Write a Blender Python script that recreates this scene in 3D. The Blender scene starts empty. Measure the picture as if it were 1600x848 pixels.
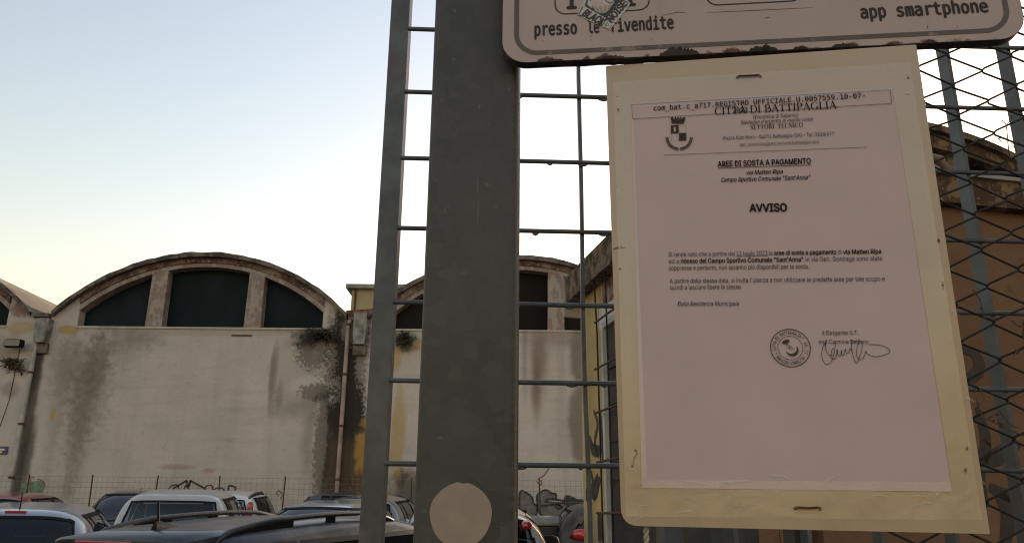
import bpy, math, random
from math import sin, cos, tan, atan, atan2, pi, radians, sqrt
from mathutils import Vector, Matrix
random.seed(7)
S = bpy.context.scene
COL = S.collection

# ------------------------------------------------------------------ camera
EYE, PITCH, ROLL, FPX = 1.6, radians(17.0), radians(0.5), 1250.0
cam_d = bpy.data.cameras.new('camera')
cam = bpy.data.objects.new('camera', cam_d)
COL.objects.link(cam)
S.camera = cam
cam_d.sensor_fit = 'HORIZONTAL'
cam_d.sensor_width = 36.0
cam_d.lens = FPX / 1600.0 * 36.0
cam_d.clip_start = 0.02
cam_d.clip_end = 3000
_f0 = Vector((0, cos(PITCH), sin(PITCH)))
_r0 = Vector((1, 0, 0))
_u0 = Vector((0, -sin(PITCH), cos(PITCH)))
_r = cos(ROLL) * _r0 + sin(ROLL) * _u0
_u = -sin(ROLL) * _r0 + cos(ROLL) * _u0
CAM = Vector((0, 0, EYE))
cam.matrix_world = Matrix(((_r.x, _u.x, -_f0.x, CAM.x), (_r.y, _u.y, -_f0.y, CAM.y),
                           (_r.z, _u.z, -_f0.z, CAM.z), (0, 0, 0, 1)))

# ------------------------------------------------------------------ sky and sun
SUN_AZ, SUN_EL = radians(28), radians(11)          # azimuth clockwise from +Y
w = bpy.data.worlds.new('World')
S.world = w
w.use_nodes = True
wn = w.node_tree
wn.nodes.clear()
sky = wn.nodes.new('ShaderNodeTexSky')
sky.sky_type = 'NISHITA'
sky.sun_disc = False
sky.sun_elevation = SUN_EL
sky.sun_rotation = SUN_AZ
sky.altitude = 50
sky.air_density = 1.85
sky.dust_density = 1.3
sky.ozone_density = 1.0
tint = wn.nodes.new('ShaderNodeMix')
tint.data_type = 'RGBA'
tint.blend_type = 'MULTIPLY'
tint.inputs[0].default_value = 1.0
tint.inputs[7].default_value = (1.05, 0.95, 1.05, 1)   # camera white balance, the same in every direction
bg = wn.nodes.new('ShaderNodeBackground')
bg.inputs[1].default_value = 0.12
wo = wn.nodes.new('ShaderNodeOutputWorld')
wn.links.new(sky.outputs[0], tint.inputs[6])
wn.links.new(tint.outputs[2], bg.inputs[0])
wn.links.new(bg.outputs[0], wo.inputs[0])
sd = bpy.data.lights.new('sun', 'SUN')
sd.energy = 2.5
sd.angle = radians(0.5)
sd.color = (1.0, 0.86, 0.68)
so = bpy.data.objects.new('sun', sd)
COL.objects.link(so)
_sdir = Vector((sin(SUN_AZ) * cos(SUN_EL), cos(SUN_AZ) * cos(SUN_EL), sin(SUN_EL)))
so.rotation_euler = _sdir.to_track_quat('Z', 'Y').to_euler()
so.location = (0, 0, 30)
S.view_settings.view_transform = 'Standard'
S.view_settings.look = 'None'
S.view_settings.exposure = 1.36
S.view_settings.gamma = 1.0
S.render.engine = 'CYCLES'
S.cycles.use_denoising = True
S.cycles.denoising_input_passes = 'RGB_ALBEDO_NORMAL'
S.cycles.denoising_prefilter = 'NONE'
S.cycles.filter_width = 1.15
S.cycles.max_bounces = 8
S.cycles.transparent_max_bounces = 12


# ------------------------------------------------------------------ helpers
def ray(px, py):
    a, b = (px - 800) / FPX, (424 - py) / FPX
    return _f0 + a * _r + b * _u


def at(px, py, Y):
    """point on the frontal plane at distance Y"""
    d = ray(px, py)
    return CAM + d * (Y / d.y)


class Plane:
    """vertical plane given by two ground points; u to the right, v up, n towards the camera"""
    def __init__(s, p0, p1):
        s.u = Vector((p1[0] - p0[0], p1[1] - p0[1], 0)).normalized()
        s.v = Vector((0, 0, 1))
        s.n = s.u.cross(s.v)
        s.o = Vector((p0[0], p0[1], 0))

    def hit(s, px, py):
        d = ray(px, py)
        t = (s.o - CAM).dot(s.n) / d.dot(s.n)
        return CAM + d * t

    def uv(s, px, py):
        p = s.hit(px, py) - s.o
        return p.dot(s.u), p.z

    def p(s, a, b, off=0.0):
        return s.o + s.u * a + s.v * b + s.n * off


def wm(o):
    m = o.matrix_basis.copy()
    return wm(o.parent) @ m if o.parent else m


class MB:
    def __init__(s):
        s.v, s.f, s.sm = [], [], []

    def add(s, vs, fs, smooth=False):
        k = len(s.v)
        s.v += [Vector(q) for q in vs]
        for q in fs:
            s.f.append([i + k for i in q])
            s.sm.append(smooth)
        return s

    def hexa(s, c):
        """eight corners: four bottom (ccw from above), four top"""
        return s.add(c, [(3, 2, 1, 0), (4, 5, 6, 7), (0, 1, 5, 4), (1, 2, 6, 5), (2, 3, 7, 6), (3, 0, 4, 7)])

    def box(s, x0, x1, y0, y1, z0, z1):
        return s.hexa([(x0, y0, z0), (x1, y0, z0), (x1, y1, z0), (x0, y1, z0),
                       (x0, y0, z1), (x1, y0, z1), (x1, y1, z1), (x0, y1, z1)])

    def obox(s, o, a, b, c):
        """box from corner o along vectors a, b, c"""
        o, a, b, c = map(Vector, (o, a, b, c))
        return s.hexa([o, o + a, o + a + b, o + b, o + c, o + a + c, o + a + b + c, o + b + c])

    def rbox(s, x0, x1, y0, y1, z0, z1, r=0.03):
        """box with chamfered edges"""
        cx, cy, cz = (x0 + x1) / 2, (y0 + y1) / 2, (z0 + z1) / 2
        hx, hy, hz = (x1 - x0) / 2, (y1 - y0) / 2, (z1 - z0) / 2
        n = 20
        rings = []
        for (sc, z) in ((-r, -hz), (0, -hz + r), (0, hz - r), (-r, hz)):
            ring = []
            ex, ey = hx + sc, hy + sc
            q = min(r * 1.5, ex * .8, ey * .8)
            for (sx, sy, a0) in ((1, 1, 0), (-1, 1, 90), (-1, -1, 180), (1, -1, 270)):
                for k in range(5):
                    a = radians(a0 + 22.5 * k)
                    ring.append((cx + sx * (ex - q) + q * cos(a), cy + sy * (ey - q) + q * sin(a), cz + z))
            rings.append(ring)
        return s.loft(rings, caps=True, smooth=False)

    def loft(s, rings, caps=True, smooth=True, closed=True):
        n = len(rings[0])
        vs = [p for r in rings for p in r]
        fs = []
        for i in range(len(rings) - 1):
            for j in range(n if closed else n - 1):
                j2 = (j + 1) % n
                fs.append((i * n + j, i * n + j2, (i + 1) * n + j2, (i + 1) * n + j))
        s.add(vs, fs, smooth)
        if caps:
            s.add(rings[0], [tuple(range(n))[::-1]])
            s.add(rings[-1], [tuple(range(n))])
        return s

    def tube(s, pts, r, n=8, caps=True, closed=False):
        pts = [Vector(p) for p in pts]
        rs = r if isinstance(r, (list, tuple)) else [r] * len(pts)
        rings = []
        ref = None
        for i, p in enumerate(pts):
            a = pts[i - 1] if i > 0 else (pts[-2] if closed else p)
            b = pts[i + 1] if i < len(pts) - 1 else (pts[1] if closed else p)
            t = (b - a).normalized()
            if ref is None:
                ref = Vector((0, 0, 1)) if abs(t.z) < .8 else Vector((0, 1, 0))
            x = ref - t * ref.dot(t)
            if x.length < 1e-5:
                x = Vector((1, 0, 0)) - t * t.x
            x.normalize()
            ref = x
            y = t.cross(x)
            rings.append([p + (x * cos(2 * pi * k / n) + y * sin(2 * pi * k / n)) * rs[i] for k in range(n)])
        return s.loft(rings, caps=caps and not closed)

    def lathe(s, o, axis, prof, n=24, smooth=True):
        """prof: list of (radius, along)"""
        o, t = Vector(o), Vector(axis).normalized()
        x = t.orthogonal().normalized()
        y = t.cross(x)
        rings = [[o + t * h + (x * cos(2 * pi * k / n) + y * sin(2 * pi * k / n)) * max(r, 1e-4) for k in range(n)]
                 for r, h in prof]
        return s.loft(rings, caps=True, smooth=smooth)

    def ell(s, c, r, n=14, m=8, e=1.0):
        rings = []
        for i in range(m + 1):
            a = -pi / 2 + pi * i / m
            ring = []
            for k in range(n):
                b = 2 * pi * k / n
                q = lambda t: math.copysign(abs(t) ** e, t)
                rr = max(abs(cos(a)), .02) ** e
                ring.append((c[0] + r[0] * rr * q(cos(b)), c[1] + r[1] * rr * q(sin(b)), c[2] + r[2] * q(sin(a))))
            rings.append(ring)
        return s.loft(rings)

    def prism(s, pl, poly, off0, off1):
        """polygon (u,v) on a Plane extruded between two offsets along n (ccw polygon, off1 > off0 is the front)"""
        n = len(poly)
        a = [pl.p(u, v, off0) for u, v in poly]
        b = [pl.p(u, v, off1) for u, v in poly]
        s.add(b, [tuple(range(n))])
        s.add(a, [tuple(range(n))[::-1]])
        for i in range(n):
            j = (i + 1) % n
            s.add([a[i], a[j], b[j], b[i]], [(0, 1, 2, 3)])
        return s

    def flat(s, pl, poly, off):
        return s.add([pl.p(u, v, off) for u, v in poly], [tuple(range(len(poly)))])

    def ribbon(s, pl, pts, wd, off, closed=False):
        n = len(pts)
        L, R = [], []
        for i in range(n):
            a = pts[(i - 1) % n] if (closed or i > 0) else pts[i]
            b = pts[(i + 1) % n] if (closed or i < n - 1) else pts[i]
            dx, dy = b[0] - a[0], b[1] - a[1]
            l = sqrt(dx * dx + dy * dy) or 1
            h = (wd[i] if isinstance(wd, (list, tuple)) else wd) / 2
            L.append((pts[i][0] - dy / l * h, pts[i][1] + dx / l * h))
            R.append((pts[i][0] + dy / l * h, pts[i][1] - dx / l * h))
        vs = [pl.p(u, v, off) for u, v in R + L]
        fs = []
        for i in range(n if closed else n - 1):
            j = (i + 1) % n
            fs.append((i, j, n + j, n + i))
        return s.add(vs, fs)

    def build(s, name, mat, parent=None, local=False, bevel=0.0):
        me = bpy.data.meshes.new(name)
        vs = s.v
        if parent is not None and not local:
            inv = wm(parent).inverted()
            vs = [inv @ q for q in vs]
        me.from_pydata([tuple(q) for q in vs], [], s.f)
        me.polygons.foreach_set('use_smooth', s.sm)
        me.materials.append(mat)
        me.update()
        o = bpy.data.objects.new(name, me)
        COL.objects.link(o)
        if parent is not None:
            o.parent = parent
        if bevel:
            b = o.modifiers.new('bevel', 'BEVEL')
            b.width = bevel
            b.segments = 2
            b.limit_method = 'ANGLE'
        return o


def thing(name, label, cat, loc=(0, 0, 0), rz=0.0, group=None):
    o = bpy.data.objects.new(name, None)
    o.empty_display_size = .1
    COL.objects.link(o)
    o.location = loc
    o.rotation_euler = (0, 0, rz)
    o['label'] = label
    o['category'] = cat
    if group:
        o['group'] = group
    return o


def tag(o, label, cat, group=None):
    o['label'] = label
    o['category'] = cat
    if group:
        o['group'] = group
    return o


def bez(pts, n=8):
    """Catmull-Rom through 2-D points"""
    out = []
    for i in range(len(pts) - 1):
        p0, p1, p2, p3 = pts[max(i - 1, 0)], pts[i], pts[i + 1], pts[min(i + 2, len(pts) - 1)]
        for k in range(n):
            t = k / n
            out.append(tuple(.5 * (2 * p1[c] + (p2[c] - p0[c]) * t + (2 * p0[c] - 5 * p1[c] + 4 * p2[c] - p3[c]) * t * t
                                   + (3 * p1[c] - p0[c] - 3 * p2[c] + p3[c]) * t ** 3) for c in range(len(p1))))
    out.append(tuple(pts[-1]))
    return out


def rrect(x0, y0, x1, y1, r, n=6):
    rs = r if isinstance(r, (list, tuple)) else [r] * 4      # bl, br, tr, tl
    out = []
    for (cx, cy, a0, q) in ((x0 + rs[0], y0 + rs[0], 180, rs[0]), (x1 - rs[1], y0 + rs[1], 270, rs[1]),
                            (x1 - rs[2], y1 - rs[2], 0, rs[2]), (x0 + rs[3], y1 - rs[3], 90, rs[3])):
        for k in range(n + 1):
            a = radians(a0 + 90 * k / n)
            out.append((cx + q * cos(a), cy + q * sin(a)))
    return out


# ------------------------------------------------------------------ material helpers
class NT:
    def __init__(s, name):
        s.m = bpy.data.materials.new(name)
        s.m.use_nodes = True
        s.t = s.m.node_tree
        s.b = s.t.nodes['Principled BSDF']
        s.out = s.t.nodes['Material Output']
        s._pos = None

    def put(s, sock, val):
        if isinstance(val, bpy.types.NodeSocket):
            s.t.links.new(val, sock)
        elif isinstance(val, (tuple, list)) and len(val) == 3 and sock.type == 'RGBA':
            sock.default_value = (*val, 1)
        else:
            sock.default_value = val

    def pos(s):
        if s._pos is None:
            s._pos = s.t.nodes.new('ShaderNodeNewGeometry').outputs['Position']
        return s._pos

    def objc(s):
        return s.t.nodes.new('ShaderNodeTexCoord').outputs['Object']

    def xyz(s, v=None):
        n = s.t.nodes.new('ShaderNodeSeparateXYZ')
        s.put(n.inputs[0], v or s.pos())
        return n.outputs

    def scale(s, v, sc, loc=(0, 0, 0), rot=(0, 0, 0)):
        n = s.t.nodes.new('ShaderNodeMapping')
        s.put(n.inputs[0], v)
        n.inputs[1].default_value = loc
        n.inputs[2].default_value = rot
        n.inputs[3].default_value = sc
        return n.outputs[0]

    def noise(s, scale, detail=4, vec=None, rough=.55, dist=0.0):
        n = s.t.nodes.new('ShaderNodeTexNoise')
        s.put(n.inputs['Vector'], vec if vec is not None else s.pos())
        n.inputs['Scale'].default_value = scale
        n.inputs['Detail'].default_value = detail
        n.inputs['Roughness'].default_value = rough
        n.inputs['Distortion'].default_value = dist
        return n.outputs[0]

    def voro(s, scale, vec=None, out='Color', feature='F1'):
        n = s.t.nodes.new('ShaderNodeTexVoronoi')
        n.feature = feature
        s.put(n.inputs['Vector'], vec if vec is not None else s.pos())
        n.inputs['Scale'].default_value = scale
        return n.outputs[out]

    def math(s, op, a, b=0.0, c=None, clamp=False):
        n = s.t.nodes.new('ShaderNodeMath')
        n.operation = op
        n.use_clamp = clamp
        s.put(n.inputs[0], a)
        s.put(n.inputs[1], b)
        if c is not None:
            s.put(n.inputs[2], c)
        return n.outputs[0]

    def step(s, v, lo, hi, a=0.0, b=1.0):
        n = s.t.nodes.new('ShaderNodeMapRange')
        n.interpolation_type = 'SMOOTHSTEP'
        s.put(n.inputs[0], v)
        n.inputs[1].default_value = lo
        n.inputs[2].default_value = hi
        n.inputs[3].default_value = a
        n.inputs[4].default_value = b
        return n.outputs[0]

    def mix(s, f, a, b, mode='MIX'):
        n = s.t.nodes.new('ShaderNodeMix')
        n.data_type = 'RGBA'
        n.blend_type = mode
        s.put(n.inputs[0], f)
        s.put(n.inputs[6], a)
        s.put(n.inputs[7], b)
        return n.outputs[2]

    def bump(s, h, dist=.01, st=1.0):
        n = s.t.nodes.new('ShaderNodeBump')
        n.inputs['Strength'].default_value = st
        n.inputs['Distance'].default_value = dist
        s.put(n.inputs['Height'], h)
        s.t.links.new(n.outputs[0], s.b.inputs['Normal'])

    def blob(s, X, Z, cx, cz, rx, rz, nz, amp=.6, soft=.25):
        a = s.math('DIVIDE', s.math('SUBTRACT', X, cx), rx)
        b = s.math('DIVIDE', s.math('SUBTRACT', Z, cz), rz)
        d = s.math('SQRT', s.math('ADD', s.math('MULTIPLY', a, a), s.math('MULTIPLY', b, b)))
        d = s.math('ADD', d, s.math('MULTIPLY', s.math('SUBTRACT', nz, .5), amp * 2))
        return s.step(d, 1 - soft, 1 + soft, 1, 0)

    def fin(s, col=None, rough=None, metal=None, spec=None):
        if col is not None:
            s.put(s.b.inputs['Base Color'], col)
        if rough is not None:
            s.put(s.b.inputs['Roughness'], rough)
        if metal is not None:
            s.put(s.b.inputs['Metallic'], metal)
        if spec is not None:
            s.put(s.b.inputs['Specular IOR Level'], spec)
        return s.m


def simple(name, col, rough=.6, metal=0.0, var=.25, sc=30, coat=0.0, bump=0.0, spec=.5):
    n = NT(name)
    k = n.noise(sc, 4)
    c = n.mix(n.step(k, .3, .7), tuple(x * (1 - var) for x in col), tuple(min(1, x * (1 + var)) for x in col))
    if coat:
        n.b.inputs['Coat Weight'].default_value = coat
        n.b.inputs['Coat Roughness'].default_value = .03
    if bump:
        n.bump(k, bump)
    return n.fin(c, rough, metal, spec)


M = {}
M['print'] = simple('black_print', (.03, .022, .022), .9, var=.3, sc=400, spec=.05)
M['grey_print'] = simple('grey_print', (.062, .045, .044), .9, var=.3, sc=400, spec=.05)
M['faint_print'] = simple('faint_print', (.11, .08, .075), .9, var=.3, sc=400)
M['ink'] = simple('pen_ink', (.045, .032, .032), .8, var=.4, sc=300)
M['white_paint'] = simple('white_paint', (.62, .59, .54), .5, var=.06, sc=8)
M['black'] = simple('black_rubber', (.015, .015, .015), .6)
M['rust'] = simple('rusty_iron', (.08, .035, .02), .85, var=.5, sc=60)
M['dark_wire'] = simple('dark_wire', (.013, .01, .008), .85, metal=.0, var=.5, sc=80)
M['chrome'] = simple('chrome', (.6, .6, .6), .2, metal=1, var=.05)
M['tyre'] = simple('tyre_rubber', (.02, .02, .02), .85)
M['rim'] = simple('wheel_alloy', (.35, .35, .36), .35, metal=.8)
M['trim'] = simple('black_plastic_trim', (.012, .012, .013), .75, spec=.1)
M['seat'] = simple('seat_fabric', (.03, .03, .032), .9)
M['plate'] = simple('blank_plate', (.6, .6, .58), .5)

n = NT('red_lens')
M['red'] = n.fin((.32, .012, .02), .12)
n.b.inputs['Coat Weight'].default_value = .8
n = NT('clear_lens')
M['lens'] = n.fin((.5, .5, .5), .1)


def glass(name, tintc, opacity, ior=1.6):
    n = NT(name)
    t = n.t
    tr = t.nodes.new('ShaderNodeBsdfTransparent')
    tr.inputs[0].default_value = (*tintc, 1)
    di = t.nodes.new('ShaderNodeBsdfDiffuse')
    di.inputs[0].default_value = (.012, .014, .016, 1)
    gl = t.nodes.new('ShaderNodeBsdfGlossy')
    gl.inputs['Roughness'].default_value = .02
    fr = t.nodes.new('ShaderNodeFresnel')
    fr.inputs[0].default_value = ior
    m1 = t.nodes.new('ShaderNodeMixShader')
    m1.inputs[0].default_value = opacity
    t.links.new(tr.outputs[0], m1.inputs[1])
    t.links.new(di.outputs[0], m1.inputs[2])
    m2 = t.nodes.new('ShaderNodeMixShader')
    t.links.new(fr.outputs[0], m2.inputs[0])
    t.links.new(m1.outputs[0], m2.inputs[1])
    t.links.new(gl.outputs[0], m2.inputs[2])
    t.links.new(m2.outputs[0], n.out.inputs[0])
    return n.m


M['glass'] = glass('car_glass', (.72, .77, .78), .1)
M['dark_glass'] = glass('dark_car_glass', (.2, .22, .22), .55, 1.75)


def paint(name, col, metal=.3, rough=.32, coat=.9):
    n = NT(name)
    fl = n.noise(900, 2)
    dirt = n.step(n.noise(3.5, 5), .45, .8, 0, .35)
    c = n.mix(dirt, col, (.2, .18, .15))
    c = n.mix(n.step(fl, .45, .6, 0, .12), c, (.6, .6, .6))
    n.b.inputs['Coat Weight'].default_value = coat
    n.b.inputs['Coat Roughness'].default_value = .06
    return n.fin(c, n.math('ADD', rough, n.math('MULTIPLY', dirt, .5)), metal, .5 if coat > .5 else .15)


# ------------------------------------------------------------------ text
def _font(fn):
    try:
        p = bpy.utils.system_resource('DATAFILES', path='fonts')
        import os
        return bpy.data.fonts.load(os.path.join(p, fn))
    except Exception:
        return None


FONT_MONO, FONT_SANS = _font('DejaVuSansMono.woff2'), _font('Inter.woff2')
_cap = {}


def raw_text(txt, font, bold=0.0, shear=0.0, res=3):
    c = bpy.data.curves.new('t', 'FONT')
    c.body = txt
    if font:
        c.font = font
    c.size = 1.0
    c.offset = bold
    c.shear = shear
    c.resolution_u = res
    c.fill_mode = 'FRONT'
    o = bpy.data.objects.new('t', c)
    COL.objects.link(o)
    dg = bpy.context.evaluated_depsgraph_get()
    dg.update()
    me = bpy.data.meshes.new_from_object(o.evaluated_get(dg))
    vs = [(v.co.x, v.co.y) for v in me.vertices]
    fs = [tuple(p.vertices) for p in me.polygons]
    bpy.data.objects.remove(o)
    bpy.data.curves.remove(c)
    bpy.data.meshes.remove(me)
    return vs, fs


def cap_h(font):
    k = font.name if font else ''
    if k not in _cap:
        vs, _ = raw_text('H', font)
        _cap[k] = max(v[1] for v in vs)
    return _cap[k]


def text_on(mb, pl, txt, p0, p1, cap, off, font=None, bold=0.0, shear=0.0):
    """text whose baseline runs between two image-measured points on the plane, capitals cap px high"""
    font = font or FONT_SANS
    a, b = pl.uv(*p0), pl.uv(*p1)
    up = pl.uv(p0[0], p0[1] - cap)
    h = up[1] - a[1]
    vs, fs = raw_text(txt, font, 0.0, shear)
    x0, x1 = min(v[0] for v in vs), max(v[0] for v in vs)
    L = sqrt((b[0] - a[0]) ** 2 + (b[1] - a[1]) ** 2)
    dx, dy = (b[0] - a[0]) / L, (b[1] - a[1]) / L
    sx, sy = L / (x1 - x0), h / cap_h(font)
    for k, (ox, oy) in enumerate(((0, 0),) if not bold else ((-1, 0), (1, 0), (0, -.7), (0, .7))):
        out = []
        for (x, y) in vs:
            X, Y = (x - x0 + ox * bold) * sx, (y + oy * bold) * sy
            out.append(pl.p(a[0] + X * dx - Y * dy, a[1] + X * dy + Y * dx, off + k * .00003))
        mb.add(out, fs)


# a small serif capital alphabet: strokes (points, thick?) in a 1-high cell
_K, _T = .15, .055
SERIF = {
    'C': (.8, [([(.72, .72), (.66, .92), (.42, 1.0), (.16, .84), (.08, .5), (.16, .16), (.42, 0), (.66, .08), (.74, .26)], [_T, _T, _T, _K * .8, _K, _K * .8, _T, _T, _T])]),
    'I': (.34, [([(.17, 0), (.17, 1)], _K), ([(.02, .02), (.32, .02)], _T), ([(.02, .98), (.32, .98)], _T)]),
    'T': (.74, [([(.37, 0), (.37, 1)], _K), ([(.04, .97), (.7, .97)], _T), ([(.05, .97), (.05, .72)], _T), ([(.69, .97), (.69, .72)], _T), ([(.22, .02), (.52, .02)], _T)]),
    'A': (.86, [([(.1, 0), (.43, 1)], _T), ([(.43, 1), (.76, 0)], _K), ([(.24, .36), (.62, .36)], _T), ([(0, .02), (.22, .02)], _T), ([(.6, .02), (.88, .02)], _T)]),
    'D': (.86, [([(.17, 0), (.17, 1)], _K), ([(.02, .98), (.42, .98), (.7, .84), (.78, .5), (.7, .16), (.42, .02), (.02, .02)], [_T, _T, _K * .7, _K, _K * .7, _T, _T])]),
    'B': (.74, [([(.17, 0), (.17, 1)], _K), ([(.02, .98), (.42, .98), (.6, .88), (.6, .64), (.42, .54), (.17, .53)], [_T, _T, _K * .8, _K * .8, _T, _T]), ([(.42, .53), (.68, .42), (.68, .14), (.44, .02), (.02, .02)], [_T, _K, _K, _T, _T])]),
    'P': (.68, [([(.17, 0), (.17, 1)], _K), ([(.02, .98), (.4, .98), (.6, .88), (.6, .6), (.4, .48), (.17, .48)], [_T, _T, _K, _K, _T, _T]), ([(.02, .02), (.34, .02)], _T)]),
    'G': (.86, [([(.74, .76), (.66, .94), (.42, 1.0), (.16, .84), (.08, .5), (.16, .16), (.42, 0), (.7, .1)], [_T, _T, _T, _K * .8, _K, _K * .8, _T, _T]), ([(.72, .02), (.72, .4)], _K * .9), ([(.56, .42), (.86, .42)], _T)]),
    'L': (.7, [([(.17, 0), (.17, 1)], _K), ([(.02, .98), (.34, .98)], _T), ([(.02, .02), (.64, .02), (.66, .26)], _T)]),
    'S': (.6, [([(.5, .76), (.46, .94), (.28, 1), (.1, .88), (.12, .66), (.46, .42), (.52, .16), (.32, 0), (.1, .06), (.06, .28)], [_T, _T, _T, _K * .7, _K, _K, _K * .7, _T, _T, _T])]),
    'E': (.7, [([(.17, 0), (.17, 1)], _K), ([(.02, .98), (.6, .98), (.6, .78)], _T), ([(.17, .52), (.46, .52)], _T), ([(.02, .02), (.62, .02), (.64, .26)], _T)]),
    'O': (.88, [([(.44, 1), (.18, .86), (.09, .5), (.18, .14), (.44, 0), (.7, .14), (.79, .5), (.7, .86), (.44, 1)], [_T, _K * .7, _K, _K * .7, _T, _K * .7, _K, _K * .7, _T])]),
    'R': (.8, [([(.17, 0), (.17, 1)], _K), ([(.02, .98), (.4, .98), (.58, .88), (.58, .62), (.4, .5), (.17, .5)], [_T, _T, _K, _K, _T, _T]), ([(.4, .5), (.7, .02)], _K), ([(.02, .02), (.32, .02)], _T)]),
    'N': (.86, [([(.14, 0), (.14, .98)], _T), ([(.14, .98), (.72, .02)], _K), ([(.72, .02), (.72, 1)], _T), ([(.02, .98), (.2, .98)], _T), ([(.02, .02), (.28, .02)], _T), ([(.58, .98), (.86, .98)], _T)]),
}


def serif_on(mb, pl, txt, p0, p1, cap, off, grave=None):
    a, b = pl.uv(*p0), pl.uv(*p1)
    h = pl.uv(p0[0], p0[1] - cap)[1] - a[1]
    total = sum(.4 if c == ' ' else SERIF[c][0] + .08 for c in txt)
    L = sqrt((b[0] - a[0]) ** 2 + (b[1] - a[1]) ** 2)
    dx, dy = (b[0] - a[0]) / L, (b[1] - a[1]) / L
    sx = L / total
    x = 0
    for i, c in enumerate(txt):
        if c == ' ':
            x += .4
            continue
        for pts, wd in SERIF[c][1]:
            q = []
            for (gx, gy) in pts:
                X, Y = (x + gx) * sx, gy * h
                q.append((a[0] + X * dx - Y * dy, a[1] + X * dy + Y * dx))
            ww = [k * h for k in wd] if isinstance(wd, list) else wd * h
            if len(q) > 3 and isinstance(wd, list):
                m = bez([(*p, k) for p, k in zip(q, ww)], 4)
                mb.ribbon(pl, [(p[0], p[1]) for p in m], [p[2] for p in m], off)
            else:
                mb.ribbon(pl, q, ww, off)
        if grave == i:
            X0, Y0, X1, Y1 = (x + .3) * sx, 1.25 * h, (x + .46) * sx, 1.06 * h
            mb.ribbon(pl, [(a[0] + X0 * dx - Y0 * dy, a[1] + X0 * dy + Y0 * dx), (a[0] + X1 * dx - Y1 * dy, a[1] + X1 * dy + Y1 * dx)], .1 * h, off)
        x += SERIF[c][0] + .08

# ------------------------------------------------------------------ setting
YW = 22.0                                            # distance of the warehouse front


def gz(y):
    return 0.0 if y < 5 else .045 * (min(y, 24) - 5)


n = NT('asphalt')
k = n.noise(60, 6)
k2 = n.noise(.8, 4)
c = n.mix(n.step(k, .35, .7), (.035, .034, .033), (.075, .073, .07))
c = n.mix(n.step(k2, .5, .7, 0, .5), c, (.09, .085, .078))
n.bump(k, .006)
M['asphalt'] = n.fin(c, .9)
g = MB()
ys = [-400, -40, -5, .2, 5, 9, 14, 19, 24, 60, 400, 1500]
xs = [-1500, -300, -60, -20, -8, 0, 8, 20, 60, 300, 1500]
g.add([(x, y, gz(y)) for y in ys for x in xs],
      [(j * len(xs) + i, j * len(xs) + i + 1, (j + 1) * len(xs) + i + 1, (j + 1) * len(xs) + i)
       for j in range(len(ys) - 1) for i in range(len(xs) - 1)])
o = g.build('ground', M['asphalt'])
o['kind'] = 'structure'
n = NT('pavement_concrete')
k = n.noise(40, 5)
n.bump(k, .004)
M['pavement'] = n.fin(n.mix(n.step(k, .3, .7), (.16, .15, .14), (.24, .225, .21)), .9)
p = MB().box(-12, 12, -1.4, 1.75, -.05, .0).box(-12, 12, -1.4, 1.75, .0, .004)
p = MB().box(-12, 12, -1.4, 1.7, -.05, .006)
o = p.build('pavement', M['pavement'])
o['kind'] = 'structure'
kb = MB()
for i in range(24):
    kb.box(-12 + i, -12 + i + .992, 1.7, 1.85, -.05, .06)
o = kb.build('kerb', M['pavement'])
o['kind'] = 'structure'
n = NT('road_paint')
M['line'] = n.fin(n.mix(n.step(n.noise(30, 5), .4, .6), (.7, .68, .62), (.25, .24, .22)), .8)
for i in range(9):
    x = -13 + i * 2.6
    q = MB()
    q.add([(x, 15.6, gz(15.6) + .005), (x + .12, 15.6, gz(15.6) + .005), (x + .12, 20.2, gz(20.2) + .005), (x, 20.2, gz(20.2) + .005)], [(0, 1, 2, 3)])
    o = q.build('parking_line', M['line'])
    o['kind'] = 'structure'


# ------------------------------------------------------------------ warehouse
def W(px, py):
    q = at(px, py, YW)
    return q.x, q.z


n = NT('stained_plaster')
X, _y, Z = n.xyz()
nb = n.noise(.55, 5)
nm = n.noise(1.6, 6, dist=.4)
nf = n.noise(5, 8, rough=.65)
nff = n.noise(22, 5)
streak = n.noise(1.0, 5, vec=n.scale(n.pos(), (2.6, 1, .16)))
vert = n.noise(1.0, 4, vec=n.scale(n.pos(), (9, 1, .5)))
base = n.mix(n.step(nb, .3, .7), (.44, .39, .355), (.54, .475, .435))
base = n.mix(n.step(streak, .48, .75, 0, .26), base, (.225, .195, .16))
base = n.mix(n.step(nf, .55, .75, 0, .35), base, (.2, .175, .145))
base = n.mix(n.step(nff, .62, .8, 0, .3), base, (.44, .4, .34))
hz = n.noise(1.0, 4, vec=n.scale(n.pos(), (.5, 1, 5)))
base = n.mix(n.step(hz, .5, .8, 0, .25), base, (.24, .205, .17))


def B(px, py, rx, rz, amp=.6, soft=.3, nz=None):
    cx, cz = W(px, py)
    return n.blob(X, Z, cx, cz, rx * .01806, rz * .0190, nz or nm, amp, soft)


def stain(col, *bl, k=1.0):
    global base
    for q in bl:
        base = n.mix(n.math('MULTIPLY', q, k), base, col)


# lighter course under the sill
stain((.36, .32, .27), B(320, 518, 215, 7, .25, .4), k=.7)
# grey weathering under the left window end, and long runs
stain((.15, .13, .11), B(112, 570, 36, 40, 1.2, .8, nf), B(154, 566, 16, 44, 1.1, .5, nf), B(128, 650, 14, 90, 1.2, .9, nf), B(215, 530, 36, 12, 1.3, .9, nf), B(140, 610, 30, 60, 1.4, .7, nf), k=.5)
stain((.17, .15, .125), B(95, 620, 12, 120, 1.2, .9, nf), B(118, 700, 12, 60, 1.2, .9, nf), B(190, 545, 30, 24, 1.3, .9, nf), k=.4)
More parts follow.
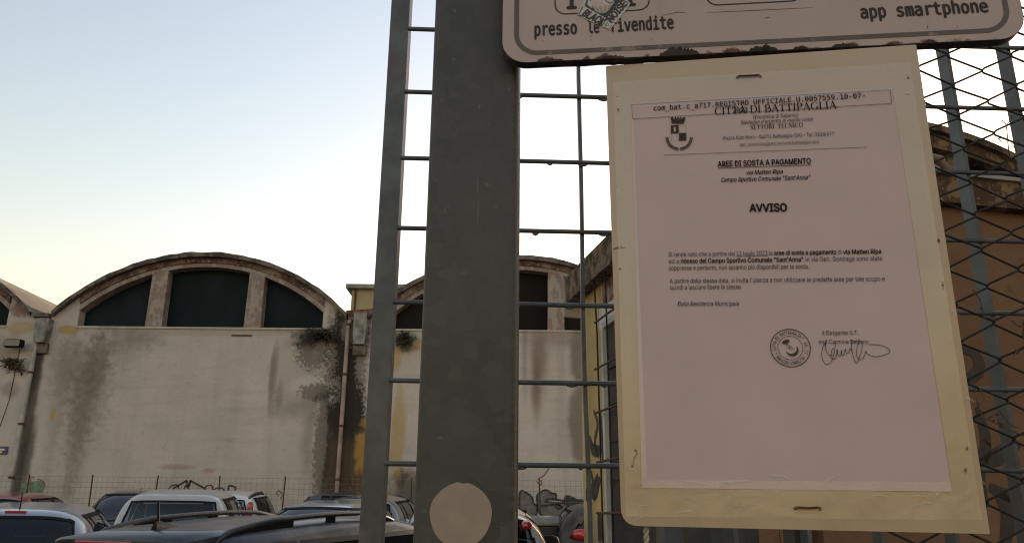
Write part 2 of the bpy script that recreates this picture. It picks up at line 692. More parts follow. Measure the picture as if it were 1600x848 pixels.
# dark run beside the left downpipe
stain((.075, .06, .05), B(48, 640, 7, 150, .5, .5), B(40, 720, 9, 60, .5, .5), B(60, 560, 7, 50, .6, .5), k=.8)
stain((.4, .27, .1), B(108, 515, 16, 7, .6, .25), B(82, 648, 4, 8, .6, .4), k=.8)
stain((.4, .25, .1), B(30, 512, 24, 9, .9, .4), k=.6)
# repaired patch on the right of the front bay
stain((.36, .315, .28), B(466, 575, 44, 62, .4, .16), k=.5)
stain((.2, .17, .145), B(425, 582, 4, 42, .7, .5), B(436, 618, 6, 22, .7, .5), k=.5)
stain((.16, .14, .115), B(428, 585, 5, 55, .7, .6), B(462, 640, 36, 16, .8, .7), B(485, 690, 14, 60, .7, .6), k=.45)
# valley stain
stain((.05, .04, .034), B(542, 590, 44, 110, .75, .3, nf), B(505, 530, 46, 16, .9, .4, nf), B(530, 700, 30, 100, .6, .4, nf), k=.93)
stain((.085, .06, .038), B(530, 735, 34, 50, .7, .4, nf), k=.8)
stain((.028, .023, .02), B(536, 570, 34, 70, .8, .4, nf), B(550, 635, 38, 40, .9, .4, nf), B(510, 527, 38, 11, .9, .4, nf), k=.9)
# peeled lime
nfine = n.noise(11, 9, rough=.75)
stain((.54, .48, .43), B(484, 603, 28, 15, 1.3, .2, nfine), B(499, 690, 11, 70, 1.3, .2, nfine), B(507, 560, 18, 40, 1.6, .2, nfine), B(520, 610, 16, 20, 1.8, .2, nfine), k=.65)
stain((.04, .033, .03), B(498, 612, 30, 12, 1.9, .12, nfine), B(503, 690, 12, 75, 1.9, .12, nfine), B(490, 545, 26, 30, 2.0, .1, nfine), B(540, 560, 30, 60, 1.6, .15, nfine), B(545, 640, 30, 40, 1.6, .15, nfine), k=.6)
stain((.27, .24, .21), B(546, 520, 12, 20, 1.6, .2, nfine), B(566, 560, 10, 40, 1.8, .2, nfine), k=.7)
stain((.5, .44, .43), B(590, 590, 20, 76, 1.0, .25, nfine), k=.85)
stain((.36, .2, .05), B(580, 715, 26, 66, .5, .15), k=.9)
stain((.05, .035, .03), B(566, 755, 18, 18, .9, .4, nf), B(562, 672, 7, 6, .9, .3, nf), k=.75)
# second bay, seen either side of the sign pole
stain((.06, .05, .04), B(632, 535, 20, 16, .9, .4, nf), B(640, 770, 30, 30, .8, .5, nf), B(625, 745, 10, 12, .6, .4, nf), k=.8)
stain((.42, .29, .12), B(622, 680, 10, 60, .6, .4), B(650, 540, 10, 10, .8, .3), B(618, 560, 8, 20, .8, .4), k=.75)
stain((.15, .1, .07), B(842, 560, 12, 50, .5, .7), B(838, 610, 6, 40, .5, .8), k=.6)
stain((.145, .115, .09), B(905, 560, 14, 40, .4, .4), B(908, 660, 18, 62, .55, .3), k=.75)
stain((.2, .16, .13), B(820, 545, 4, 60, .5, .8), B(880, 530, 60, 10, .6, .6), k=.5)
# bay on the far left
stain((.16, .11, .08), B(15, 610, 16, 12, .9, .5), B(10, 545, 24, 20, .9, .6), k=.5)
stain((.17, .06, .035), B(36, 480, 18, 14, .9, .3, nf), k=.7)
# faded red writing
stain((.3, .13, .09), B(275, 729, 24, 3.5, 1.3, .3, nff), B(325, 735, 10, 3, 1.3, .3, nff), k=.45)
n.bump(n.math('ADD', nf, n.math('MULTIPLY', nff, .4)), .03, .7)
M['plaster'] = n.fin(base, .92, spec=.2)

n = NT('flaked_red_render')
nf = n.noise(2.2, 7, rough=.62)
nff = n.noise(14, 5)
c = n.mix(n.step(nf, .4, .5), (.22, .175, .145), (.14, .08, .065))
c = n.mix(n.step(nf, .5, .6), c, (.075, .047, .04))
c = n.mix(n.step(nff, .56, .7, 0, .7), c, (.38, .33, .28))
n.bump(nf, .04)
M['flaked'] = n.fin(c, .92, spec=.2)
n = NT('flaked_pillar')
nf = n.noise(3.0, 6, vec=n.scale(n.pos(), (1.3, 1, .7), loc=(3, 0, 5)))
c = n.mix(n.step(nf, .46, .52), (.33, .285, .25), (.26, .19, .16))
c = n.mix(n.step(n.noise(9, 4), .6, .7, 0, .6), c, (.13, .055, .045))
n.bump(nf, .03)
M['pillar'] = n.fin(c, .92, spec=.2)
n = NT('roof_edge')
nf = n.noise(3, 7)
M['roof_edge'] = n.fin(n.mix(n.step(nf, .4, .62), (.055, .045, .04), (.17, .14, .12)), .95)
n = NT('vault_felt')
nf = n.noise(1.2, 6, vec=n.scale(n.pos(), (1.2, .25, 1.2)))
c = n.mix(n.step(nf, .35, .65), (.12, .09, .06), (.19, .15, .105))
M['vault'] = n.fin(n.mix(n.step(n.noise(2.5, 5, vec=n.scale(n.pos(), (2, .15, 2))), .6, .66, 0, .8), c, (.4, .35, .29)), .95)
M['inner'] = simple('bare_vault_concrete', (.15, .24, .3), .95, sc=.5)
M['inner_plaster'] = simple('brownish_vault_concrete', (.13, .115, .1), .95, sc=.6)
for nm_, cc in (('pane', (.0105, .0165, .0195)), ('pane_brown', (.014, .012, .0105))):  # near-black tones that paint the darkness inside the lunettes
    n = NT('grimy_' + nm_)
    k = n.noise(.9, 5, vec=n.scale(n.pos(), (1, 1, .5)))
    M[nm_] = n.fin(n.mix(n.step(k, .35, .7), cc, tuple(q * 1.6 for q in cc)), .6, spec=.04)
M['pipe'] = simple('pale_pvc_pipe', (.36, .33, .31), .55, sc=3, var=.2)
M['pinkpipe'] = simple('pinkish_pvc_pipe', (.3, .215, .19), .55, sc=4, var=.25)
n = NT('orange_tiles')
nf = n.noise(4, 6)
M['slab2'] = simple('weathered_hopper', (.22, .21, .195), .8, sc=4, var=.5)
M['orange'] = n.fin(n.mix(n.step(nf, .4, .6), (.3, .11, .035), (.09, .05, .035)), .9)

BAYW = 8.89
CX = [W(317, 470)[0] - BAYW, W(317, 470)[0], W(317, 470)[0] + BAYW]
SILL = W(321, 511)[1]
APEX_O, APEX_I = W(310, 397)[1], W(310, 417)[1]
HO, HI = 4.14, 3.45
zo_end, zi_end = W(540, 492)[1], W(508, 488)[1]


def circ(h, za, ze):
    sg = za - ze
    R = (h * h + sg * sg) / (2 * sg)
    return lambda x: za - R + sqrt(max(R * R - x * x, 0))


zo_f, zi_f = circ(HO, APEX_O, zo_end), circ(HI, APEX_I, zi_end)
zo = lambda x: zo_f(max(-HO, min(HO, x)))
wh = thing('warehouse', 'long derelict warehouse of beige plaster with three arched vaults and dark lunette windows', 'warehouse', (CX[1], YW, gz(YW)))
PW = Plane((0, YW), (1, YW))                        # u = x, v = z, n towards the camera
for b, cx in enumerate(CX):
    x0, x1 = cx - BAYW / 2, cx + BAYW / 2
    m = MB()
    if b > 0:
        pass
    m.box(x0 + .002, x1 - .002, YW, YW + .35, gz(YW) - .3, SILL)
    m.build('wall', M['plaster'], wh)
    # haunches beside the lunette
    for sgn in (-1, 1):
        xsn = [HI + (BAYW / 2 - HI) * i / 8 for i in range(9)]
        bot = [(cx + sgn * x, SILL) for x in (xsn[0], xsn[-1])]
        top = [(cx + sgn * x, zo(x) - .09) for x in xsn]
        poly = [bot[0], bot[1]] + top[::-1]
        if sgn < 0:
            poly = poly[::-1]
        MB().prism(PW, poly, -.35, -.004).build('haunch', M['plaster'], wh)
    # arch band under the roof edge, two fascia steps
    xa = [-HI + 2 * HI * i / 36 for i in range(37)]
    low = [(cx + x, zi_f(x)) for x in xa]
    mid = [(cx + x, zi_f(x) + .4 * (zo(x) - .09 - zi_f(x))) for x in xa]
    up = [(cx + x, zo(x) - .09) for x in xa]
    MB().prism(PW, low + mid[::-1], -.33, .012).build('arch_soffit_band', M['pillar'], wh)
    MB().prism(PW, mid + up[::-1], -.33, .05).build('arch_band', M['flaked'], wh)
    pls = ((-1.37, 1.37), (-1.31, 1.47), (-1.55, 1.14))[b]
    for sgn in (-1, 1):
        px_ = cx + ((-1.37, 1.37), (-1.31, 1.47), (-1.55, 1.14))[b][sgn > 0]
        hw = .235
        MB().prism(PW, [(px_ - hw, SILL + .002), (px_ + hw, SILL + .002), (px_ + hw * .93, zi_f(px_ + hw - cx) + .02), (px_ - hw * .93, zi_f(px_ - hw - cx) + .02)],
                   -.32, .004).build('window_pillar', M['pillar'], wh)
        # upper half of the pier beyond, grey reveal
    for k, (xa0, xa1) in enumerate(((-HI, pls[0] - .2), (pls[0] + .2, pls[1] - .2), (pls[1] + .2, HI))):
        xq = [xa0 + (xa1 - xa0) * i / 14 for i in range(15)]
        MB().prism(PW, [(cx + xa0, SILL - .02), (cx + xa1, SILL - .02)] + [(cx + x, zi_f(x) + .03) for x in xq[::-1]], -.38, -.34).build('dark_pane', M['pane'] if b < 2 else M['pane_brown'], wh)  # dark sheet added behind each opening in place of the dim interior
    MB().box(cx - HI, cx + HI, YW - .03, YW + .36, SILL - .06, SILL).build('sill', M['plaster'], wh)
    # barrel vault shell
    D0, D1, TH = YW - .16, YW + 12, .09
    xv = [-HO + 2 * HO * i / 40 for i in range(41)]
    rnd = random.Random(b)
    wob = [rnd.uniform(-.018, .018) for _ in xv]
    rings = []
    for yy in (D0, D1):
        rings.append([(cx + x, yy, zo(x) + wv * (yy == D0)) for x, wv in zip(xv, wob)] + [(cx + x, yy, zo(x) - TH) for x in xv[::-1]])
    MB().loft(rings, smooth=False).build('vault_roof', M['vault'], wh)
    rings = [[(cx + x, yy, zo(x) + .012 + wv) for x, wv in zip(xv, wob)] + [(cx + x, yy, zo(x) - TH - .03) for x in xv[::-1]] for yy in (D0 - .03, D0 + .22)]
    MB().loft(rings, smooth=False).build('roof_edge', M['roof_edge'], wh)
    rings = [[(cx + x, yy, zo(x) - TH - .01) for x in xv] + [(cx + x, yy, zo(x) - TH - .03) for x in xv[::-1]] for yy in (YW + .36, D1)]
    MB().loft(rings, smooth=False).build('vault_lining', M['inner'] if b < 2 else M['inner_plaster'], wh)
    MB().box(x0, x1, D1 - .3, D1, gz(YW), SILL).build('back_wall', M['inner'], wh)
    # valley gutter
    for xg in ([x0] if b == 0 else []) + [x1]:
        MB().box(xg - .24, xg + .24, D0 - .02, D1, zo_end - .16, zo_end - .06).build('valley_gutter', M['roof_edge'], wh)
for xg in (CX[0] - BAYW / 2 + .01, CX[2] + BAYW / 2 - .36):
    MB().box(xg, xg + .35, YW + .36, YW + 11.6, gz(YW) - .3, zo_end).build('side_wall', M['inner'], wh)
MB().box(CX[0] - BAYW / 2 + .4, CX[2] + BAYW / 2 - .4, YW + .36, YW + 11.6, gz(YW) + .004, gz(YW) + .02).build('floor_slab', M['inner'], wh)
# rain hoppers and downpipes in the valleys
for (pa, pb, pxa, mm, nm_) in (((64, 500), (78, 537), None, 'pipe', 0), ((556, 491), (573, 540), None, 'pinkpipe', 1)):
    xa_, za_ = W(*pa)
    xb_, zb_ = W(*pb)
    h = MB()
    wd = (xb_ - xa_) / 2 + .0
    xm = (xa_ + xb_) / 2
    h.prism(PW, [(xm - wd * .75, zb_), (xm + wd * .75, zb_), (xm + wd, zb_ + .3), (xm + wd, za_), (xm - wd, za_), (xm - wd, zb_ + .3)], .005, .26)
    o = h.build('rain_hopper', M['slab2'], wh, bevel=.015)
    h = MB().prism(PW, [(xm - wd * 1.0, zb_ - .28), (xm + wd * 1.0, zb_ - .28), (xm + wd * 1.0, zb_ - .01), (xm - wd * 1.0, zb_ - .01)], .004, .12)
    h.build('bracket', M['roof_edge'], wh)
for (top, bot, mm) in (((56, 528), (22, 772), 'pipe'), ((542, 500), (531, 775), 'pinkpipe')):
    a, b = W(*top), W(*bot)
    xm = (a[0] + b[0]) / 2
    d = MB().tube([(xm + .3, YW - .1, a[1] + .1), (xm + .05, YW - .1, a[1]), (xm, YW - .1, a[1] - .2), (xm, YW - .1, b[1]), (xm, YW - .1, gz(YW))], .06, 10)
    o = d.build('downpipe', M[mm], wh)
    for k in range(4):
        MB().tube([(xm, YW - .1, b[1] + .4 + k * 1.4), (xm, YW - .1, b[1] + .46 + k * 1.4)], .075, 10).build('pipe_clip', M['rust'], o)
a = W(368, 523)
MB().box(W(362, 523)[0], W(394, 523)[0], YW - .03, YW - .003, a[1] - .03, a[1]).build('rusty_lintel_edge', M['rust'], wh)
# orange parapet in the valley behind
q0, q1 = at(540, 498, YW + .9), at(592, 483, YW + .9)
MB().prism(Plane((0, YW + .9), (1, YW + .9)), [(q0.x, q0.z - .25), (q1.x, q0.z - .25), (q1.x, q1.z + .05), (q1.x - .35, q1.z), (q0.x, q1.z - .04)], -.3, 0).build('parapet', M['orange'], wh)

# graffiti (flat paint on the wall)
M['spray_black'] = simple('black_spray', (.028, .025, .024), .7, sc=20)
M['spray_green'] = simple('green_spray', (.13, .2, .13), .8, sc=6, var=.35)
M['spray_grey'] = simple('grey_spray', (.15, .135, .13), .8, sc=5, var=.2)
M['spray_teal'] = simple('dark_teal_spray', (.035, .043, .045), .8, sc=5)
M['spray_red'] = simple('faded_red_spray', (.23, .12, .095), .85, sc=9, var=.3)


def wpts(pts, n_=6):
    return bez([W(*p) for p in pts], n_)


gr = MB()
for pts, wd in ((((270, 763), (292, 750)), .05), (((292, 750), (294, 760), (298, 750)), .06), (((297, 750), (321, 763)), .05),
                (((262, 768), (266, 760), (276, 757), (281, 766)), .03), (((288, 768), (290, 758), (298, 767)), .035),
                (((320, 767), (322, 759), (331, 758), (332, 766)), .035), (((332, 768), (338, 762), (347, 762), (351, 766)), .035),
                (((357, 767), (358, 758), (368, 761), (367, 765)), .045)):
    gr.ribbon(PW, wpts(pts) if len(pts) > 2 else [W(*p) for p in pts], wd, .006)
gr.build('graffiti', M['spray_black'], wh)['label'] = 'black angular graffiti tag low on the wall'
gr = MB()
for pts in (((48, 768), (48, 745), (54, 747)), ((66, 768), (70, 756), (66, 750), (58, 748)), ((436, 775), (432, 770), (436, 766), (441, 772), (438, 779))):
    MB().ribbon(PW, wpts(pts), .03, .007).build('graffiti', M['spray_red'], wh)
gr = MB().flat(PW, [W(*p) for p in ((32, 769), (34, 754), (46, 752), (66, 750), (69, 757), (66, 769))], .005)
gr.build('graffiti', M['spray_green'], wh)['label'] = 'pale green graffiti patch low on the wall'
let = [((812, 817), (812, 770), (822, 769), (831, 776), (834, 786), (839, 790), (838, 803), (833, 812)),
       ((841, 795), (839, 775), (845, 768), (853, 765), (862, 770), (868, 771), (868, 778), (857, 779), (854, 783), (870, 785), (884, 786), (889, 796), (889, 808), (880, 815), (858, 810), (845, 803))]
letm, lout = MB(), MB()
for L_ in let:
    cl = bez([W(*p) for p in L_ + (L_[0],)], 5)[:-1]
    letm.flat(PW, cl[::-1], .006)
    lout.ribbon(PW, cl, .05, .012, closed=True)
for pts in (((854, 779), (870, 780), (888, 783)), ((846, 790), (862, 788), (872, 787), (877, 793)), ((866, 789), (872, 794), (878, 791), (870, 788))):
    lout.ribbon(PW, wpts(pts), .05, .014)
letm.build('graffiti', M['spray_grey'], wh)['label'] = 'grey bubble graffiti letters with dark outline'
lout.build('graffiti', M['spray_black'], wh)
gr = MB().flat(PW, bez([W(*p) for p in ((878, 786), (884, 773), (894, 775), (902, 779), (914, 782), (914, 812), (892, 812), (889, 795), (878, 786))], 4)[::-1][:-1], .004)
gr.build('graffiti', M['spray_teal'], wh)
gr = MB()
for pts in (((858, 730), (850, 742), (840, 748)), ((846, 749), (845, 757), (838, 751))):
    gr.ribbon(PW, wpts(pts), .035, .005)
gr.build('graffiti', M['spray_red'], wh)

# weeds rooted in the valley and under the floodlight
M['weed'] = simple('dark_weed_leaf', (.03, .032, .02), .8, sc=20, var=.5)
M['dry'] = simple('dry_brown_weed', (.09, .065, .04), .9, sc=20, var=.4)


def weed(name, label, px, py, rx, rz, count, mat, seed):
    r = random.Random(seed)
    c = at(px, py, YW - .02)
    t = thing(name, label, 'weed', c)
    st, lf = MB(), MB()
    for i in range(count):
        a = r.uniform(-1, 1)
        e = c + Vector((a * rx * r.uniform(.3, 1), -r.uniform(.05, .3), r.uniform(-1, .6) * rz))
        st.tube([c + Vector((a * .1, 0, 0)), (c + e) / 2 + Vector((0, -.05, .05)), e], .006, 4)
        for k in range(9):
            q = c.lerp(e, r.uniform(.25, 1.05)) + Vector((r.gauss(0, .05), r.gauss(0, .03), r.gauss(0, .05)))
            d = Vector((r.gauss(0, 1), r.gauss(0, 1), r.gauss(0, 1))).normalized() * r.uniform(.03, .085)
            s_ = Vector((r.gauss(0, 1), r.gauss(0, 1), r.gauss(0, 1))).cross(d).normalized() * d.length * .35
            lf.add([q - d, q + s_, q + d, q - s_], [(0, 1, 2, 3)])
    st.build('stem', M['dry'], t)
    o = lf.build('leaves', mat, t)
    o['kind'] = 'stuff'
    return t


weed('weed_clump', 'brown dry weed tuft growing from the wall below the floodlight', 22, 569, .42, .2, 40, M['dry'], 1)
weed('weed_clump', 'dark green weed clump under the right end of the big arched lunette', 508, 524, .55, .18, 60, M['weed'], 2)
weed('weed_clump', 'dark weed clump under the narrow slot between fence post and sign pole', 633, 530, .35, .2, 36, M['weed'], 3)

# floodlight and street sign on the far left bay
fl = thing('floodlight', 'small dark floodlight on the warehouse wall beside the left downpipe', 'floodlight', at(22, 536, YW))
c = at(22, 537, YW - .3)
MB().rbox(c.x - .25, c.x + .25, c.y - .1, c.y + .1, c.z - .1, c.z + .12, .03).build('lamp_housing', M['trim'], fl)
MB().box(c.x - .21, c.x + .21, c.y - .115, c.y - .1, c.z - .075, c.z + .09).build('lamp_glass', M['dark_glass'], fl)
MB().tube([(c.x, c.y + .1, c.z), (c.x, YW, c.z)], .03, 8).build('arm', M['trim'], fl)
MB().tube([(c.x, YW - .01, c.z - .1), (c.x - .02, YW - .01, c.z - 1.5), (c.x - .3, YW - .01, c.z - 3.2)], .008, 5).build('cable', M['trim'], fl)
M['blue'] = simple('blue_enamel', (.02, .03, .11), .4, sc=9)
c0, c1 = at(-34, 709, YW - .02), at(13, 697, YW - .02)
sg = thing('street_name_sign', 'small blue street name plate on the warehouse wall at the far left', 'sign', (c0.x, YW, c0.z))
MB().box(c0.x, c1.x, YW - .03, YW - .001, c0.z, c1.z).build('plate', M['blue'], sg, bevel=.004)
b_ = MB()
for k, zz in enumerate((.62, .28)):
    h = (c1.z - c0.z)
    b_.box(c0.x + .1, c1.x - .08 - .05 * k, YW - .034, YW - .031, c0.z + h * zz - .025, c0.z + h * zz + .02)
b_.build('white_strip', M['white_paint'], sg)

# ------------------------------------------------------------------ wire fence along the warehouse
M['grate'] = simple('rusty_mesh_wire', (.19, .155, .13), .85, sc=6)
fy = YW - 1.0
zt_, zb_ = at(300, 745, fy).z, gz(fy)
mf = thing('mesh_fence', 'low square mesh wire fence on thin posts along the warehouse foot', 'fence', (-9, fy, zb_))
xl, xr = at(-30, 745, fy).x, 2.6
m = MB()
x = xl
while x < xr:
    m.tube([(x, fy, zb_), (x, fy, zt_)], .0036, 3, caps=False)
    x += .135
for k in range(14):
    z = zb_ + .05 + k * (zt_ - zb_ - .06) / 13
    m.tube([(xl, fy, z), (xr, fy, z)], .004, 3, caps=False)
m.build('wire_mesh', M['grate'], mf)['kind'] = 'stuff'
px = 47
while True:
    q = at(px, 745, fy)
    if q.x > xr:
        break
    lean = random.uniform(-.04, .05)
    MB().tube([(q.x - lean, fy - .02, zb_ - .05), (q.x + lean, fy - .02, zt_ + .04)], .018, 6).build('post', M['rust'], mf)
    px += 99.7

# ------------------------------------------------------------------ far block behind the roofs
M['ochre'] = simple('pale_ochre_render', (.36, .28, .17), .9, sc=.5, var=.12)
M['slab'] = simple('grey_concrete_slab', (.24, .225, .2), .9, sc=1.5)
yb = 52.0
a, b = at(550, 452, yb), at(640, 448, yb)
fb = thing('apartment_block', 'pale ochre block with a flat grey roof slab rising behind the valley', 'building', (a.x, yb, 0))
MB().box(a.x, a.x + 6, yb, yb + 8, 0, a.z).build('wall', M['ochre'], fb)
MB().box(a.x - .35, a.x + 6.3, yb - .4, yb + 8.4, a.z + .003, a.z + .28).build('roof_slab', M['slab'], fb)
d = at(555, 470, yb)
MB().tube([(d.x, yb - .08, 0), (d.x, yb - .08, a.z)], .06, 8).build('downpipe', M['rust'], fb)

# ------------------------------------------------------------------ yellow annex on the right
n = NT('ochre_wall')
nb, nf = n.noise(1.1, 5), n.noise(6, 7, rough=.62)
streak = n.noise(1.0, 5, vec=n.scale(n.pos(), (4, 4, .3)))
c = n.mix(n.step(nb, .3, .7), (.37, .27, .125), (.46, .35, .18))
c = n.mix(n.step(streak, .5, .75, 0, .5), c, (.2, .14, .075))
n.bump(nf, .02)
M['yellow'] = n.fin(n.mix(n.step(nf, .58, .72, 0, .5), c, (.17, .125, .075)), .93, spec=.2)
n = NT('burnt_orange_wall')
nb, nf = n.noise(1.3, 6), n.noise(7, 7, rough=.62)
c = n.mix(n.step(nb, .3, .7), (.14, .075, .042), (.185, .1, .056))
n.bump(nf, .02)
M['orange_wall'] = n.fin(n.mix(n.step(nf, .56, .72, 0, .6), c, (.1, .05, .025)), .93, spec=.2)
n = NT('mouldy_concrete')
nf = n.noise(5, 8, rough=.68)
c = n.mix(n.step(nf, .42, .52), (.2, .125, .07), (.07, .04, .026))
n.bump(nf, .03)
M['mould'] = n.fin(n.mix(n.step(n.noise(18, 5), .6, .7, 0, .5), c, (.3, .21, .14)), .95, spec=.2)
n = NT('dark_mossy_slab')
nf = n.noise(7, 8, rough=.65)
M['mossy'] = n.fin(n.mix(n.step(nf, .4, .62), (.05, .035, .025), (.19, .135, .1)), .95, spec=.2)

AY, ANG, AL = 10.3, radians(12), 4.6
A2 = (at(908, 560, AY).x, AY)
dv = (-sin(ANG), cos(ANG))
C0 = (A2[0] - dv[0] * AL, A2[1] - dv[1] * AL)
PS = Plane(A2, C0)                                   # side wall, seen from the yard (u from far to near)
PF = Plane(C0, (C0[0] + cos(ANG), C0[1] + sin(ANG)))  # gable front
an = thing('vaulted_annex', 'small yellow annex with dark overhanging slab and orange gable front behind the notice', 'building', (C0[0], C0[1], gz(5.8)))
EZ = 4.34                                            # eave
UL = AL
dr0, dr1 = PS.uv(945, 600)[0], AL - .02
dtop = PS.uv(945, 512)[1]
g0 = -.3
MB().prism(PS, [(0, g0), (dr0, g0), (dr0, EZ), (0, EZ)], -.3, 0).build('wall', M['yellow'], an)
MB().prism(PS, [(dr1, g0), (UL - .001, g0), (UL - .001, EZ), (dr1, EZ)], -.018, 0).build('wall', M['yellow'], an)
MB().prism(PS, [(dr0 + .001, dtop + .25), (dr1 - .001, dtop + .25), (dr1 - .001, EZ), (dr0 + .001, EZ)], -.3, -.004).build('wall', M['flaked'], an)
fr = MB().prism(PS, [(dr0 - .02, .2), (dr0 + .05, .2), (dr0 + .05, dtop), (dr0 - .02, dtop)], -.05, .03)
fr.prism(PS, [(dr0 - .07, dtop), (dr0 + 1.15, dtop), (dr0 + 1.15, dtop + .25), (dr0 - .07, dtop + .25)], -.05, .025)
M['dusty_white'] = simple('dusty_white_frame', (.46, .44, .41), .6, sc=5, var=.15)
fr.build('door_frame', M['dusty_white'], an)
M['dark_door'] = simple('dark_brown_door', (.028, .022, .019), .7, sc=6, var=.3)
dr = MB().prism(PS, [(dr0 + .05, .2), (dr1, .2), (dr1, dtop), (dr0 + .05, dtop)], -.12, -.02).build('door', M['dark_door'], an)
for k in range(7):
    q = dtop - .35 - k * .42
    MB().prism(PS, [(dr0 + .12, q - .16), (dr1 - .1, q - .16), (dr1 - .1, q + .16), (dr0 + .12, q + .16)], -.02, -.005).build('panel', M['dark_door'], dr)
gb = MB()
u1, v1 = PS.uv(940, 472)
MB().tube([PS.p(u1 + .02, dtop + .75, .1), PS.p(u1 + .1, dtop - .1, .1), PS.p(u1 + .16, .4, .1)], .011, 6).build('grille_bar', M['dark_wire'], an)
MB().tube([PS.p(u1 + .45, dtop + .75, .1), PS.p(u1 + .5, .4, .1)], .011, 6).build('grille_bar', M['dark_wire'], an)
for py in (505, 578, 646, 722, 801):
    u_, v_ = PS.uv(943 if py < 700 else 947, py)
    MB().tube([PS.p(u_, v_, .11), PS.p(u_ + 1.3, v_, .11)], .014, 6).build('grille_rod', M['rust'], an)
# eave slab along the side, with its pale end
st0 = PS.uv(915, 450)
MB().prism(PS, [(-.12, EZ + .002), (UL + .1, EZ + .002), (UL + .1, EZ + .36), (-.12, EZ + .36)], -.2, .16).build('eave_slab', M['mossy'], an)
MB().prism(PS, [(-.2, EZ - .18), (-.122, EZ - .18), (-.122, EZ + .36), (-.2, EZ + .36)], -.2, .18).build('slab_end', M['slab'], an)
# front
bz0, bz1 = PF.uv(1500, 326)[1], PF.uv(1500, 285)[1]
FW = 4.6
fapx, fz = PF.uv(1400, 196)
fend = PF.uv(1606, 272)
hw = fend[0] - fapx + .15
zfo = circ(hw, fz, fend[1] - .04)
zfi = circ(hw - .12, fz - .17, bz1 + .03)
# gable walls below the band, with a dark doorway that stays behind the notice
fd0, fd1 = .02, .33
MB().prism(PF, [(0, g0), (fd0, g0), (fd0, bz0), (0, bz0)], -.3, 0).build('front_wall', M['orange_wall'], an)
MB().prism(PF, [(fd1, g0), (FW, g0), (FW, bz0), (fd1, bz0)], -.3, 0).build('front_wall', M['orange_wall'], an)
MB().prism(PF, [(fd0 + .001, 2.4), (fd1 - .001, 2.4), (fd1 - .001, bz0), (fd0 + .001, bz0)], -.3, -.003).build('front_wall', M['orange_wall'], an)
MB().prism(PF, [(fd0, 0), (fd1, 0), (fd1, 2.4), (fd0, 2.4)], -.25, -.2).build('front_door', M['dark_door'], an)
MB().prism(PF, [(-.1, bz0 + .002), (FW, bz0 + .002), (FW, bz1), (-.1, bz1)], -.3, .1).build('cornice', M['mould'], an)
MB().prism(PF, [(-.1, bz1 + .001), (FW, bz1 + .001), (FW, bz1 + .035), (-.1, bz1 + .035)], -.3, .13).build('cornice_cap', M['slab'], an)
for apx in (fapx, fapx + 2 * hw + .1):
    xs_ = [-hw + 2 * hw * i / 28 for i in range(29)]
    outer = [(apx + x, zfo(x)) for x in xs_]
    xi_ = [-(hw - .12) + 2 * (hw - .12) * i / 28 for i in range(29)]
    inner = [(apx + x, zfi(x)) for x in xi_]
    MB().prism(PF, inner + outer[::-1], -.3, .03).build('gable_arch', M['mould'], an)
    rings = [[PF.p(apx + x, zfo(x) + .03, d_) for x in xs_] + [PF.p(apx + x, zfo(x) - .03, d_) for x in xs_[::-1]] for d_ in (.08, -AL)]
    MB().loft(rings, smooth=False).build('vault_roof', M['mossy'], an)
pu, _v = PF.uv(1492, 250)
MB().prism(PF, [(pu - .055, bz1 + .036), (pu + .06, bz1 + .036), (pu + .06, zfi(pu - fapx) + .02), (pu - .055, zfi(pu - fapx) + .02)], -.25, -.02).build('lunette_pillar', M['mossy'], an)
li = [(fapx - hw * .8 + (pu - .056 - fapx + hw * .8) * i / 16) for i in range(17)]
M['pale_infill'] = simple('pale_lunette_infill', (.5, .43, .37), .85, sc=3, var=.15)
MB().prism(PF, [(li[0], bz1 + .036), (li[-1], bz1 + .036)] + [(x, zfi(x - fapx) - .01) for x in li[::-1]], -.2, -.04).build('lunette_infill', M['pale_infill'], an)
rc = PF.uv(1464, 274)
rr = PF.uv(1486, 274)[0] - rc[0]
MB().tube([PF.p(rc[0] + rr * cos(a_), bz1 + .036 + rr * sin(a_) * 1.15, -.01) for a_ in [pi * i / 12 for i in range(13)]], .035, 8).build('brick_ring', M['mossy'], an)
M['white_niche'] = simple('white_niche', (.8, .76, .72), .8, sc=3, var=.05)
MB().prism(PF, [(rc[0] + (rr - .02) * cos(a_), bz1 + .037 + (rr - .02) * 1.15 * sin(a_)) for a_ in [pi * i / 12 for i in range(13)]], -.06, -.03).build('niche', M['white_niche'], an)  # white panel painted as the bright sky seen through the arched hole
MB().prism(PF, [(-.05, bz1 + .04), (FW, bz1 + .04), (FW, fz - .1), (-.05, fz - .1)], -AL + .2, -AL + .4).build('rear_gable', M['mossy'], an)
pb = Plane((PF.p(FW, 0).x, PF.p(FW, 0).y), (PF.p(FW, 0).x + dv[0], PF.p(FW, 0).y + dv[1]))
MB().prism(pb, [(0, g0), (AL, g0), (AL, EZ), (0, EZ)], -.0, .2).build('wall', M['yellow'], an)
MB().obox(PF.p(0, g0, -AL + .3), PF.u * FW, -PF.n * -.25, Vector((0, 0, EZ - g0))).build('wall', M['yellow'], an)
